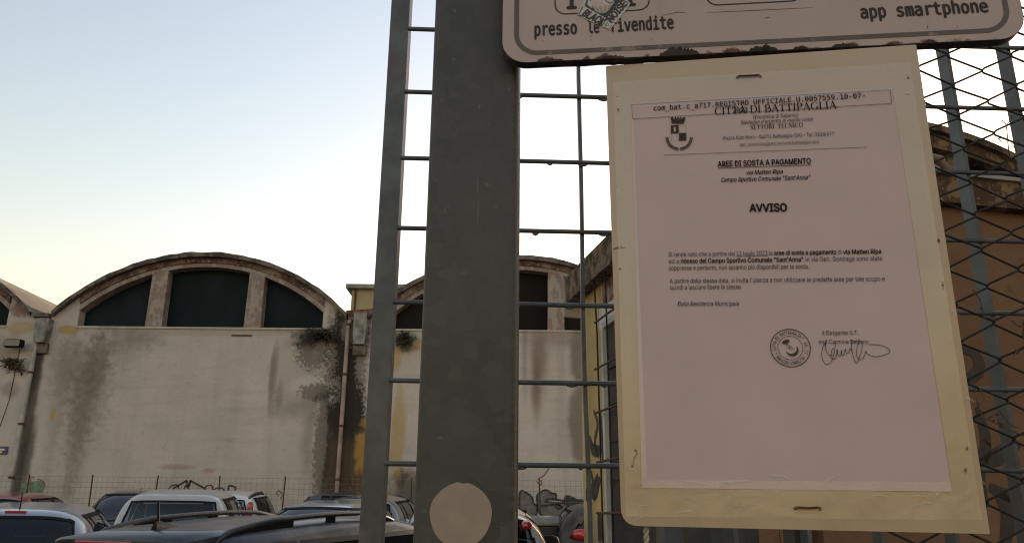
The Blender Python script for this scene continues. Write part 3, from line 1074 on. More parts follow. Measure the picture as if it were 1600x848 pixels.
# graffiti on the annex
gm, gs = MB(), MB()
for pts, wd in ((((928, 640), (934, 662), (930, 690), (936, 715)), .05), (((921, 682), (926, 700), (934, 704), (940, 700)), .1), (((938, 640), (941, 690), (944, 730)), .06),
                (((916, 770), (922, 765), (930, 768), (934, 755), (938, 748)), .12), (((936, 800), (938, 825), (937, 846)), .12), (((924, 735), (928, 755), (934, 740)), .05),
                (((918, 760), (917, 782)), .06), (((930, 772), (929, 782)), .05)):
    q = [PS.uv(*p) for p in pts]
    q = bez(q, 6) if len(q) > 2 else q
    gs.ribbon(PS, q, [1.5 * wd * (.35 + .65 * sin(pi * (i + .5) / len(q))) for i in range(len(q))], .004)
M['spray_brown'] = simple('brown_black_spray', (.035, .025, .018), .8, sc=20)
gs.build('graffiti', M['spray_brown'], an)
for pts, wd in ((((1490, 590), (1512, 592), (1530, 575), (1522, 552), (1500, 545)), .1), (((1528, 640), (1540, 690), (1530, 740), (1540, 790)), .1), (((1535, 725), (1560, 712), (1590, 690)), .13),
                (((1560, 770), (1575, 800), (1570, 850)), .13), (((1590, 760), (1600, 800), (1612, 850)), .1), (((1545, 760), (1580, 775), (1620, 770)), .1)):
    q = bez([PF.uv(*p) for p in pts], 6)
    gm.ribbon(PF, q, [wd * (.55 + .45 * sin(pi * (i + .5) / len(q))) for i in range(len(q))], .005)
gm.build('graffiti', M['spray_brown'], an)

# ------------------------------------------------------------------ steel grating fence right behind the sign
n = NT('galvanised_bars')
nf = n.noise(25, 5)
c = n.mix(n.step(nf, .3, .7), (.066, .067, .068), (.1, .103, .106))
M['galv_bar'] = n.fin(n.mix(n.step(n.noise(9, 6), .62, .72, 0, .6), c, (.09, .06, .045)), .5, .35)
YF = 1.32
f0, f1 = at(588, 424, 1.300), at(1500, 424, 1.340)
PFN = Plane((f0.x, f0.y), (f1.x, f1.y))
fn = thing('grating_fence', 'tall galvanised bar grating fence panel standing behind the sign pole and the notice', 'fence', (f0.x, f0.y, 0))
FT = 2.72
ul = PFN.uv(586.5, 424)[0]
ur = PFN.uv(618.5, 424)[0]
pb_ = MB().prism(PFN, rrect(ul, -.05, ur, FT + .1, .0005, 1), -.045, .004)
pb_.build('post', M['galv_bar'], fn, bevel=.004)
for px in (912, ) + tuple(912 + 104.6 * k for k in range(-1, 9) if k != 0):
    u_ = PFN.uv(px, 424)[0]
    o = MB().prism(PFN, [(u_ - .0036, .03), (u_ + .0036, .03), (u_ + .0036, FT), (u_ - .0036, FT)], -.03, 0)
    if px == 912:       # this one is slightly bent
        o = MB()
        pts = []
        for i in range(25):
            z = .03 + (FT - .03) * i / 24
            pts.append((u_ + .0022 * sin(z * 5.1) - .0015 * sin(z * 11), z))
        for i in range(24):
            (a0, z0), (a1, z1) = pts[i], pts[i + 1]
            o.prism(PFN, [(a0 - .0031, z0), (a0 + .0031, z0), (a1 + .0031, z1), (a1 - .0031, z1)], -.012, 0)
    o.build('bar', M['galv_bar'], fn)
rr_ = random.Random(3)
for k in range(-12, 9):
    z = EYE + YF * (.0593 + .0998 * k)
    if z < .06 or z > FT - .03:
        continue
    a, b = ur - .0015, ul + 1.62
    m = MB().tube([PFN.p(a + (b - a) * i / 6, z, .003) for i in range(7)], .0042, 8)
    o = m.build('rod', M['galv_bar'], fn)
    d = MB()
    for j in range(4):          # hardened zinc drips below the rod
        q = rr_.uniform(a + .13, a + .39)
        d.ell(PFN.p(q, z - .0045, .003), (.006 * rr_.uniform(.5, 1.6), .002, .0028 * rr_.uniform(.6, 1.6)), 6, 4)
    d.build('zinc_drip', M['galv_bar'], o)['kind'] = 'stuff'
M['bluish'] = simple('bluish_grey_post_paint', (.07, .085, .1), .6, sc=14)
M['greenish'] = simple('grey_green_post_paint', (.05, .052, .045), .7, sc=14)
for (pa, pb2, mt) in ((1055, 1085, 'bluish'), (1142, 1186, 'greenish')):
    u0_, u1_ = PFN.uv(pa, 842)[0], PFN.uv(pb2, 842)[0]
    MB().prism(PFN, [(u0_, -.05), (u1_, -.05), (u1_, 1.66), (u0_, 1.66)], -.11, -.07).build('stub_post', M[mt], fn, bevel=.003)

# chain link net tied to the front of the grating
YC = 1.255
c0_, c1_ = at(1300, 424, YC - .003), at(1600, 424, YC + .003)
PC = Plane((c0_.x, c0_.y), (c1_.x, c1_.y))
cl = thing('chain_link_net', 'dark sagging chain link net hanging in front of the bars at the right', 'net', (c0_.x, c0_.y, 0))
colw, rowh = .0577, .0618 / 1.0
u_start = PC.uv(1512, 424)[0] - 3 * colw
for c in range(0, 8):
    pts = []
    side = 1 if c % 2 == 0 else -1
    zb0 = .05
    nseg = 84
    uc = u_start + c * colw
    for i in range(nseg + 1):
        s_ = -1 if (i + c) % 2 == 0 else 1
        z = zb0 + i * rowh / 2
        jx, jz = rr_.uniform(-.0018, .0018), rr_.uniform(-.0025, .0025)
        hook = .0022
        pts.append(PC.p(uc + s_ * (colw / 2 - .0015) + jx, z - .0032 + jz, .0024 * s_))
        pts.append(PC.p(uc + s_ * (colw / 2 + .0015) + jx, z + jz, .0 * s_))
        pts.append(PC.p(uc + s_ * (colw / 2 - .0015) + jx, z + .0032 + jz, -.0024 * s_))
    MB().tube(pts, .0019, 5).build('wire', M['dark_wire'], cl)

# dried creeper caught in the net
dv_ = thing('dry_creeper', 'dried thin creeper stalks with curled leaves caught in the chain link net', 'creeper', (at(1575, 600, YC).x, YC - .01, 0))
lm = MB()


def stalk(pts, r=.0011):
    q = bez([tuple(at(px, py, YC - .012 + .004 * sin(px))) for px, py in pts], 5)
    MB().tube(q, r, 4).build('stem', M['dry'], dv_)
    for k in range(2, len(q), 3):
        if rr_.random() < .45:
            p_ = Vector(q[k])
            d = Vector((rr_.gauss(0, 1), rr_.gauss(0, 1), rr_.gauss(0, 1))).normalized() * rr_.uniform(.003, .007)
            t_ = Vector((rr_.gauss(0, 1), rr_.gauss(0, 1), rr_.gauss(0, 1))).cross(d).normalized() * d.length * .6
            lm.add([p_, p_ + d + t_, p_ + d * 2.2, p_ + d - t_], [(0, 1, 2, 3)])


stalk([(1578, 248), (1575, 225), (1572, 196), (1565, 188)])
stalk([(1572, 197), (1578, 188), (1582, 180)], .0008)
stalk([(1589, 262), (1590, 240), (1584, 228), (1592, 222)])
stalk([(1566, 222), (1560, 217), (1566, 216)])
stalk([(1521, 612), (1526, 625), (1535, 650), (1545, 655), (1570, 668), (1600, 680)])
stalk([(1545, 655), (1552, 648), (1543, 652)])
stalk([(1560, 640), (1578, 662), (1592, 668)])
stalk([(1526, 600), (1532, 608), (1538, 622), (1530, 632), (1522, 640)])
stalk([(1580, 500), (1594, 510), (1600, 500), (1598, 528)])
stalk([(1583, 560), (1592, 545), (1608, 538)])
stalk([(1530, 684), (1545, 690), (1548, 700)])
stalk([(1520, 452), (1532, 470), (1536, 492), (1540, 500)])
lm.build('leaves', M['rust'], dv_)['kind'] = 'stuff'

# ------------------------------------------------------------------ sign pole
n = NT('galvanised_spangle')
oc = n.pos()
wob = n.t.nodes.new('ShaderNodeVectorMath')
wob.operation = 'MULTIPLY_ADD'
nzc = n.t.nodes.new('ShaderNodeTexNoise')
nzc.inputs['Scale'].default_value = 60
n.t.links.new(oc, nzc.inputs['Vector'])
n.t.links.new(nzc.outputs[1], wob.inputs[0])
wob.inputs[1].default_value = (.014, .014, .014)
n.t.links.new(oc, wob.inputs[2])
oc = wob.outputs[0]
v1 = n.voro(38, n.scale(oc, (1, 1, .8)), 'Color')
sp = n.xyz(v1)[0]
v2 = n.voro(85, oc, 'Color')
sp2 = n.xyz(v2)[1]
cl_ = n.noise(7, 5)
c = n.mix(n.step(sp, .1, .9), (.035, .032, .029), (.058, .0535, .049))
c = n.mix(n.math('MULTIPLY', n.step(sp2, .6, .9), .3), c, (.078, .072, .066))
c = n.mix(n.step(cl_, .45, .68, 0, .55), c, (.04, .036, .033))
c = n.mix(n.step(n.noise(3.0, 6, vec=n.scale(oc, (2.5, 1, .5))), .5, .7, 0, .4), c, (.08, .068, .06))
c = n.mix(n.step(n.noise(120, 3), .68, .74, 0, .5), c, (.14, .13, .115))
scr = n.noise(1.0, 3, vec=n.scale(n.pos(), (300, 300, 14), rot=(0, .5, 0)))
c = n.mix(n.step(scr, .7, .74, 0, .5), c, (.13, .12, .108))
n.bump(n.math('ADD', sp, n.math('MULTIPLY', n.noise(200, 4), .5)), .0008, .6)
M['spangle'] = n.fin(c, n.step(sp, 0, 1, .48, .6), .25)
YP = .618
pl0, pl1 = at(661.5, 424, YP), at(809.5, 424, YP)
PP = Plane((pl0.x, pl0.y + .001), (pl1.x, pl1.y - .001))
pwid = (pl1 - pl0).length
pole = thing('sign_pole', 'square galvanised steel pole carrying the parking sign', 'pole', (pl0.x + pwid / 2, YP + .035, 0))
ub = PP.uv(661.5, 424)[0]
rings = []
for z in (-.1, 2.75):
    ring = []
    q = .006
    for (cx_, cz_, a0) in ((ub + q, -q, 180), (ub + pwid - q, -q, 90), (ub + pwid - q, -pwid + q, 0), (ub + q, -pwid + q, -90)):
        for k in range(5):
            a_ = radians(a0 - 90 * k / 4)
            # offset axis (out of the wall) plays the second coordinate
            ring.append(PP.p(cx_ + q * cos(a_), z, cz_ + q * sin(a_)))
    rings.append(ring)
MB().loft(rings).build('shaft', M['spangle'], pole)
MB().prism(PP, rrect(ub - .002, 2.75, ub + pwid + .002, 2.765, .001, 1), -pwid - .002, .002).build('cap', M['trim'], pole)
n = NT('beige_sticker')
nf = n.noise(60, 5)
c = n.mix(n.step(nf, .4, .65), (.27, .2, .155), (.3, .228, .18))
c = n.mix(n.step(n.noise(28, 6, dist=1), .5, .72, 0, .4), c, (.2, .15, .115))
M['disc'] = n.fin(c, .6)
sc_, sx_ = PP.uv(720, 803)
rad = PP.uv(768.5, 803)[0] - sc_
circ_pts = []
for k in range(56):
    a_ = 2 * pi * k / 56
    r_ = rad * (1 + .012 * sin(a_ * 5) + (.0 if not 1.35 < a_ < 1.6 else -.045))
    circ_pts.append((sc_ + r_ * cos(a_), sx_ + r_ * sin(a_)))
st_ = MB().prism(PP, circ_pts, .0001, .0006).build('round_sticker', M['disc'])
tag(st_, 'round blank beige sticker on the lower part of the sign pole', 'sticker')

# ------------------------------------------------------------------ parking sign
s0, s1 = at(783, 60, .600), at(1597, 60, .5635)
PG = Plane((s0.x, s0.y), (s1.x, s1.y))
sl = PG.uv(784, 60)[0]
sr = PG.uv(1600.5, 30)[0]
bl = PG.uv(830, 98)
br = PG.uv(1530, 64)
slope = (br[1] - bl[1]) / (br[0] - bl[0])
zb_at = lambda u: bl[1] + slope * (u - bl[0])


def tilt(pts):
    """sign space: x from the left edge, y from the bottom edge, following the sign's slight tilt"""
    return [(sl + x, zb_at(sl + x) + y) for x, y in pts]


SW_ = sr - sl
SH_ = .36
n = NT('old_sign_enamel')
oc = n.pos()
X, _y, Z = n.xyz()
nb, nf = n.noise(14, 5), n.noise(70, 6)
c = n.mix(n.step(nb, .3, .7), (.37, .27, .235), (.41, .3, .265))
# distance from the lower edge
hgt = n.math('SUBTRACT', Z, n.math('ADD', n.math('MULTIPLY', X, slope), zb_at(0) - slope * PG.p(0, 0).x))
edge = n.step(hgt, 0.0, .016, .34, -.2)
rust = n.step(n.math('ADD', n.noise(42, 7), edge), .79, .86)
c = n.mix(n.step(n.noise(30, 5, vec=n.scale(oc, (1, 1, .2))), .6, .75, 0, .3), c, (.3, .22, .15))
c = n.mix(rust, c, n.mix(n.step(nf, .4, .6), (.12, .05, .025), (.03, .018, .014)))
n.bump(rust, .001)
M['sign'] = n.fin(c, n.math('ADD', n.math('MULTIPLY', rust, .3), .42))
n = NT('rusted_sign_rim')
nf = n.noise(60, 6)
M['rim_rust'] = n.fin(n.mix(n.step(nf, .4, .65), (.02, .015, .013), (.06, .03, .02)), .9)
n = NT('brown_sign_line')
nf = n.noise(60, 7)
c = n.mix(n.step(n.noise(20, 5), .35, .65), (.075, .05, .043), (.095, .066, .056))
hgt2 = n.math('SUBTRACT', n.xyz()[2], n.math('ADD', n.math('MULTIPLY', n.xyz()[0], slope), zb_at(0) - slope * PG.p(0, 0).x))
c = n.mix(n.math('MULTIPLY', n.step(nf, .58, .66), n.step(hgt2, .01, .022, .8, .05)), c, (.25, .16, .11))
M['sign_line'] = n.fin(c, .5)
M['sign_text'] = simple('sign_lettering', (.03, .022, .02), .8, sc=200, var=.2)
sign = thing('parking_sign', 'rusty beige parking sign with rounded corners and brown border above the notice', 'sign', (s0.x, s0.y, bl[1]))
rim = rrect(0, 0, SW_, SH_, .022, 8)
MB().prism(PG, tilt(rim), -.0095, -.0002).build('rim', M['rim_rust'], sign, bevel=.0008)
MB().prism(PG, tilt(rrect(.0006, .0004, SW_ - .0006, SH_ - .0006, .0215, 8)), -.0002, .0002).build('face', M['sign'], sign)
line = rrect(.0128, .0088, SW_ - .0128, SH_ - .012, .019, 8)
MB().ribbon(PG, tilt(line), .0042, .0005, closed=True).build('border_line', M['sign_line'], sign)
# ragged rust eating the lower edge
sp_, se_ = MB(), MB()
for (px0, px1, dp) in ((1030, 1092, .0075), (1170, 1215, .0045), (1190, 1203, .006), (1300, 1340, .003), (935, 975, .0022), (1448, 1462, .003), (850, 880, .0016), (1240, 1262, .0026)):
    a_, b_ = PG.uv(px0, 80)[0], PG.uv(px1, 80)[0]
    N_ = 26
    top = []
    for i in range(N_ + 1):
        t_ = i / N_
        top.append((a_ + (b_ - a_) * t_, zb_at(a_ + (b_ - a_) * t_) + .0006 + dp * (sin(pi * t_) ** .5) * rr_.uniform(.45, 1.12)))
    sp_.prism(PG, [(a_, zb_at(a_) - .0004), (b_, zb_at(b_) - .0004)] + top[::-1], -.001, .0009)
sp_.build('rust_scab', M['rim_rust'], sign)['kind'] = 'stuff'
for k in range(26):
    a_ = rr_.uniform(sl + .03, sr - .06)
    w_ = rr_.uniform(.006, .03)
    h_ = rr_.uniform(.0003, .0009)
    lo = [(a_ + w_ * t_, zb_at(a_ + w_ * t_) - h_ * sin(pi * t_) * rr_.uniform(.6, 1.2)) for t_ in (.15, .3, .45, .6, .75, .9)]
    se_.prism(PG, [(a_, zb_at(a_))] + lo + [(a_ + w_, zb_at(a_ + w_)), (a_ + w_, zb_at(a_ + w_) + .0004), (a_, zb_at(a_) + .0004)], -.0094, .0003)
se_.build('ragged_edge', M['rim_rust'], sign)['kind'] = 'stuff'
for wd_, q0, q1, hh in (('presso', (835.8, 56.5), (901, 53.4), 19.5), ('le', (919.5, 52.6), (936.2, 51.7), 19.5), ('rivendite', (956.6, 50.5), (1052.4, 45.2), 19.5),
                        ('app', (1346, 29.4), (1384.4, 27.5), 19.5), ('smartphone', (1403, 26.6), (1544, 19.4), 19.5), ('1', (886, 14.5), (900, 14), 24), ('1', (978, 10), (992, 9.4), 24)):
    tx = MB()
    text_on(tx, PG, wd_, q0, q1, hh, .0006, FONT_MONO, .03)
    tx.build('lettering', M['sign_text'], sign)
for (xl_, yl_, xr_, yr_) in ((867.5, 23.5, 1015, 16), (1104.5, 9.5, 1254, 2)):
    (a0_, b0_), (a1_, b1_) = PG.uv(xl_, yl_), PG.uv(xr_, yr_)
    pts = [(a0_ - sl + x, b0_ - zb_at(a0_) + y) for x, y in rrect(0, 0, a1_ - a0_, .05, .0095, 7)]
    MB().ribbon(PG, tilt(pts), .0011, .0005, closed=True).build('outline_box', M['sign_text'], sign)
sc2 = MB()
for pts in (((1103, 20.5), (1180, 17), (1272, 12.5)), ((1194, 29.5), (1199, 27.9), (1203, 27.8)), ((1035, 25), (1060, 20), (1075, 22)), ((847, 63), (849, 65)), ((922, 63), (925, 63.4)), ((922, 57.5), (925, 57)), ((1449, 46), (1449, 40)), ((1496, 44), (1496, 41.5)), ((1018, 64), (1017.5, 61.5))):
    q = bez([PG.uv(*p) for p in pts], 4)
    sc2.ribbon(PG, q, [.00035 * sin(pi * (i + .5) / len(q)) + .00008 for i in range(len(q))], .0005)
sc2.build('scratch', M['rust'], sign)['kind'] = 'stuff'
MB().prism(PG, tilt([(.002, .2), (.03, .2), (.03, .24), (.002, .24)]), -.0185, -.0096).build('bracket', M['galv_bar'], sign)

# torn black and white sticker on the sign
M['sticker_white'] = simple('sticker_white', (.47, .42, .38), .5, sc=80, var=.05)
M['sticker_black'] = simple('sticker_black', (.025, .02, .02), .5, sc=200, var=.2)
stk = thing('band_sticker', 'torn black and white sticker slapped slantwise over the sign lettering', 'sticker', PG.hit(945, 20))
G = lambda *ps: [PG.uv(*p) for p in ps]
MB().prism(PG, G((902, 24.5), (952.5, 48.8), (962, 36), (979, 16), (985, 6), (970, -3), (925, -24), (912, 3))[::1], .0002, .0009).build('backing', M['sticker_white'], stk)
q = MB()
q.flat(PG, G((913.5, 11), (947.5, 30), (970, 2), (960, -8), (926, -26), (918, -4)), .0011)
q.ribbon(PG, G((904, 24), (911, 11.5)), .0007, .0011)
q.ribbon(PG, G((904, 24.5), (908, 26.2)), .0008, .0011)
q.ribbon(PG, G((940, 42.5), (947.5, 31)), .0005, .0011)
q.ribbon(PG, G((948, 31.5), (961, 37.5)), .0005, .0011)
q.ribbon(PG, G((982, 6.5), (970, 0)), .0007, .0011)
q.ribbon(PG, G((943, 43.5), (951.5, 47), (956, 41)), .0004, .0011)
q.ribbon(PG, G((945, 41), (949, 36.5), (951, 42), (945, 41)), .0005, .0011)
q.build('print', M['sticker_black'], stk)
M['sticker_pink'] = simple('sticker_pale_pink', (.46, .37, .31), .5, sc=80, var=.06)
q = MB()
q.flat(PG, bez(G((920, -14), (921, -6), (924, 6), (927, 14), (932, 20), (940, 22), (948, 20), (955, 12), (960, 4), (961, -6), (950, -14), (935, -18), (920, -14)), 5)[:-1], .0013)
q.build('print', M['sticker_pink'], stk)
q = MB()
for k in range(15):
    t_ = k / 14
    x_, y_ = 927 + 30 * t_, 15 + 7 * sin(pi * t_) - 5 * t_ * t_
    q.ribbon(PG, G((x_, y_), (x_ + 2.2 - 4 * t_, y_ - 5 - 5 * sin(pi * t_))), [.0004, .00008], .0014)
q.ribbon(PG, bez(G((943, -2), (948, 4), (955, 6.5), (961, 1)), 5), .0007, .0014)
q.build('print', M['sticker_black'], stk)
q = MB()
q.flat(PG, bez(G((919, 2), (918, 9), (923, 13), (925.5, 14), (923, 4), (919, 2)), 4)[:-1], .0013)
q.build('print', M['sticker_white'], stk)
q = MB()
text_on(q, PG, 'BLACK', (908.5, 25.5), (941, 42.2), 11.5, .0012, FONT_SANS, .045, .25)
text_on(q, PG, 'NOISE', (955.5, 37.2), (981, 7.5), 10, .0012, FONT_SANS, .045, .2)
q.build('lettering', M['sticker_black'], stk)

# ------------------------------------------------------------------ notice board
b0, b1 = at(958, 460, .598), at(1490, 460, .558)
PB = Plane((b0.x, b0.y), (b1.x, b1.y))
nbx = 0.0055
corner = [PB.uv(971, 820.5), PB.uv(1547, 833.5), PB.uv(1431.5, 70), PB.uv(946.5, 103.5)]
n = NT('yellowed_board')
oc = n.pos()
nb, nf = n.noise(9, 5), n.noise(60, 5)
grain = n.noise(1.0, 5, vec=n.scale(oc, (60, 60, 5)))
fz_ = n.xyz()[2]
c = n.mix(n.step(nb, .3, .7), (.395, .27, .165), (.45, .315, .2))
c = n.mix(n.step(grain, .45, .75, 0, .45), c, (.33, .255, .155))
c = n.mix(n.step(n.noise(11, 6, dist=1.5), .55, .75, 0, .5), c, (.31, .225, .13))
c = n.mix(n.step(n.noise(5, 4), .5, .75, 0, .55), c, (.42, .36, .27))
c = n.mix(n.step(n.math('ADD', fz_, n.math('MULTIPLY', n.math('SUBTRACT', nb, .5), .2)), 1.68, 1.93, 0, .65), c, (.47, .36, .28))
n.bump(grain, .0006)
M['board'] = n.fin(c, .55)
n = NT('board_edge')
M['board_edge'] = n.fin(n.mix(n.step(n.noise(50, 4), .4, .6), (.42, .36, .26), (.3, .24, .16)), .6)
board = thing('notice_board', 'yellowed wooden panel with one rounded corner hanging below the parking sign', 'board', (b0.x, b0.y, corner[0][1]))


def quadrr(c4, rs, n_=6):
    """quad (bl, br, tr, tl) with rounded corners"""
    out = []
    for i in range(4):
        p, a, b = Vector(c4[i]), Vector(c4[i - 1]), Vector(c4[(i + 1) % 4])
        r_ = rs[i]
        da, db = (a - p).normalized(), (b - p).normalized()
        for k in range(n_ + 1):
            t_ = k / n_
            q_ = p + da * r_ * (1 - t_) ** 2 + db * r_ * t_ ** 2
            out.append(tuple(q_))
    return out


bp = quadrr(corner, (.0125, .0012, .001, .002))
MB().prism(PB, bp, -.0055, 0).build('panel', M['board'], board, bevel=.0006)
u_, v_ = PB.uv(1040, 95)
for (px0, px1, py) in ((1152, 1188, 121.5), (1243, 1281, 793.5)):
    a_, b_ = PB.uv(px0, py), PB.uv(px1, py - (1.5 if py < 400 else -.5))
    MB().tube([PB.p(a_[0], a_[1], -.03), PB.p(a_[0], a_[1], .0), PB.p(a_[0] + .0012, a_[1] + .0006, .0014), PB.p((a_[0] + b_[0]) / 2, (a_[1] + b_[1]) / 2 + .0003, .0018),
               PB.p(b_[0] - .0012, b_[1] + .0008, .0014), PB.p(b_[0], b_[1], .0), PB.p(b_[0], b_[1], -.03)], .00085, 7).build('wire_tie', M['rust'], board)
    q = MB()
    for e_ in (a_, b_):
        q.ell(PB.p(e_[0], e_[1], .0003), (.0013, .0006, .0014), 8, 5)
    q.build('wire_knot', M['rust'], board)['kind'] = 'stuff'
nails = ((965, 150, 0), (966, 171, 1), (968, 387, 0), (969, 420, 1), (1417, 146, 0), (1419, 122, 1), (993, 703, 1), (988, 728, 1), (1466, 376, 1), (1473, 445, 1), (1511, 700, 1), (1508, 734, 1))
for px, py, k in nails:
    a_ = PB.uv(px, py)
    MB().ell(PB.p(a_[0], a_[1], .0002), (.0009, .0008, .0009), 8, 5).build('nail', M['rust'] if k else M['chrome'], board)
M['rust_stain'] = simple('rust_stain', (.2, .11, .05), .7, sc=150, var=.3)
q = MB()
for pts, w_ in ((((993, 701), (995, 708), (991, 716), (988, 730)), .0012), (((958, 390), (968, 386), (976, 388)), .0016), (((966, 170), (966, 176)), .001), (((1466, 372), (1467, 380)), .0018), (((1511, 696), (1510, 704)), .0016), (((1509, 730), (1508, 739)), .0016), (((1472, 440), (1474, 452)), .0012)):
    k_ = bez([PB.uv(*p) for p in pts], 5)
    q.ribbon(PB, k_, [w_ * (.3 + .7 * sin(pi * (i + .5) / len(k_))) for i in range(len(k_))], .0003)
q.build('rust_stain', M['rust_stain'], board)['kind'] = 'stuff'
M['cord'] = simple('pale_cord', (.33, .28, .19), .8, sc=300)
cu, cv = PB.uv(1010, 846)
cd = thing('twisted_cord', 'pale twisted cord hanging down below the lower left corner of the notice board', 'cord', PB.p(cu, cv - .06, -.004))
for ph in (0, pi):
    MB().tube([PB.p(cu + .0011 * cos(ph + i * .9), cv + .012 - i * .0014, -.008 + .0011 * sin(ph + i * .9)) for i in range(56)], .0012, 6).build('strand', M['cord'], cd)

# ------------------------------------------------------------------ paper notice
n = NT('notice_paper')
nf = n.noise(18, 5)
M['paper'] = n.fin(n.mix(n.step(nf, .3, .7), (.475, .345, .335), (.505, .365, .357)), .6)
nt = thing('paper_notice', 'printed municipal notice on pinkish paper taped on the yellowed board', 'notice', PB.hit(1245, 760))
pc = [PB.uv(1003, 761.5), PB.uv(1487, 767.5), PB.uv(1393, 137), PB.uv(986, 163)]
NX, NZ = 20, 26
q = MB()
vs, fs = [], []
for j in range(NZ + 1):
    for i in range(NX + 1):
        s_, t_ = i / NX, j / NZ
        a_ = Vector(pc[0]).lerp(Vector(pc[1]), s_)
        b_ = Vector(pc[3]).lerp(Vector(pc[2]), s_)
        uv = a_.lerp(b_, t_)
        lift = .0003 + .0004 * (.5 + .5 * sin(s_ * 9 + t_ * 4)) * max(0, 1 - t_ * 4)
        vs.append(PB.p(uv[0], uv[1], lift))
for j in range(NZ):
    for i in range(NX):
        k = j * (NX + 1) + i
        fs.append((k, k + 1, k + NX + 2, k + NX + 1))
q.add(vs, fs, True)
q.build('sheet', M['paper'], nt)
OFF = .0012
hd = MB()
text_on(hd, PB, 'com_bat.c_a717.REGISTRO UFFICIALE.U.0057559.10-07-', (1021.5, 174), (1351, 153.8), 7.6, OFF, FONT_MONO, .008)
text_on(hd, PB, '2023', (1145, 177.5), (1168, 176), 7.6, OFF, FONT_MONO, .008)
serif_on(hd, PB, 'CITTA DI BATTIPAGLIA', (1117, 180.5), (1308, 170.6), 11.5, OFF, grave=4)
hd.build('lettering', M['print'], nt)
h2 = MB()
serif_on(h2, PB, 'SETTORE TECNICO', (1172.5, 203.4), (1255, 199.2), 7, OFF)
text_on(h2, PB, '(Provincia di Salerno)', (1177, 187), (1247, 183.4), 6, OFF, None, .0)
text_on(h2, PB, "Medaglia d'argento al merito civile", (1157, 195.5), (1270, 189.8), 6, OFF, None, .0, .3)
text_on(h2, PB, 'Piazza Aldo Moro – 84091 Battipaglia (SA) – Tel. 0828/677', (1129.5, 219.5), (1303, 212.6), 5.6, OFF, None, .0)
h2.build('lettering', M['grey_print'], nt)
h3 = MB()
text_on(h3, PB, 'pec: protocollo@pec.comune.battipaglia.sa.it', (1156, 229.5), (1279, 224.6), 5.2, OFF)
h3.build('lettering', M['faint_print'], nt)
H = lambda *ps: [PB.uv(*p) for p in ps]
fr_ = MB()
bx_ = ((987, 164.8), (1390.5, 141.8), (1392.5, 163), (988.5, 187))
for i in range(4):
    MB().ribbon(PB, H(bx_[i], bx_[(i + 1) % 4]), .00035, OFF + i * .00002).build('ruled_line', M['grey_print'], nt)
fr_.ribbon(PB, H((1037, 243.3), (1354, 231)), .0003, OFF)
fr_.build('ruled_line', M['grey_print'], nt)
t1 = MB()
text_on(t1, PB, 'AREE DI SOSTA A PAGAMENTO', (1121.5, 261.5), (1266.5, 256.6), 8.4, OFF, None, .025)
t1.ribbon(PB, H((1121.5, 263.6), (1267, 258.8)), .0004, OFF)
text_on(t1, PB, 'via Matteo Ripa', (1166.5, 273.6), (1223, 271.8), 6.4, OFF, None, .012, .25)
text_on(t1, PB, 'Campo Sportivo Comunale "Sant\'Anna"', (1126.5, 285.2), (1266, 281), 6.6, OFF, None, .012, .25)
text_on(t1, PB, 'AVVISO', (1171.5, 331.6), (1229, 330.6), 12, OFF, None, .035)
t1.build('heading', M['print'], nt)
bd, rg = MB(), MB()
Zt = lambda cx, cy: (1020 + cx / 4, 360 + cy / 4)
BOLD = .02


def run(txt, x0, x1, ya, yb, xa, xb, bold=False, shear=0.0):
    f = lambda x: ya + (yb - ya) * (x - xa) / (xb - xa)
    text_on(bd if bold else rg, PB, txt, Zt(x0, f(x0)), Zt(x1, f(x1)), 6.9, OFF, None, BOLD if bold else 0, shear)


for txt, x0, x1, b_ in (('Si rende noto che a partire dal', 98, 513, 0), ('12 luglio 2023', 523, 716, 0), ('le', 726, 748, 0), ('aree di sosta a pagamento', 758, 1145, 1), ('di', 1156, 1178, 0), ('via Matteo Ripa', 1189, 1425, 1)):
    run(txt, x0, x1, 166, 146, 98, 1425, b_)
rg.ribbon(PB, H(Zt(522, 164), Zt(717, 161)), .0003, OFF)
for txt, x0, x1, b_ in (('ed a', 99, 162, 0), ('ridosso del Campo Sportivo Comunale "Sant\'Anna"', 176, 938, 1), ('in via Gen. Gonzaga sono state', 954, 1432, 0)):
    run(txt, x0, x1, 208, 189, 98, 1432, b_)
run('soppresse e pertanto, non saranno più disponibili per la sosta.', 100, 975, 250, 240, 100, 975)
run("A partire dalla stessa data, si invita l'utenza a non utilizzare le predette aree per tale scopo e", 106, 1448, 331, 317, 106, 1448)
run('quindi a lasciare libere le stesse.', 108, 556, 371, 366, 108, 556)
dl_ = MB()
text_on(dl_, PB, 'Dalla Residenza Municipale', Zt(156, 473), Zt(540, 471), 6.9, OFF, None, 0, .25)
dl_.build('closing_line', M['grey_print'], nt)
sgt = MB()
text_on(sgt, PB, 'il Dirigente S.T.', (1284.5, 523.5), (1341, 523), 6.6, OFF)
text_on(sgt, PB, 'ing. Carmine Salerno', (1279.5, 537), (1356.5, 537.2), 6.6, OFF)
sgt.build('signatory_text', M['grey_print'], nt)
bd.build('bold_text', M['print'], nt)
rg.build('body_text', M['grey_print'], nt)
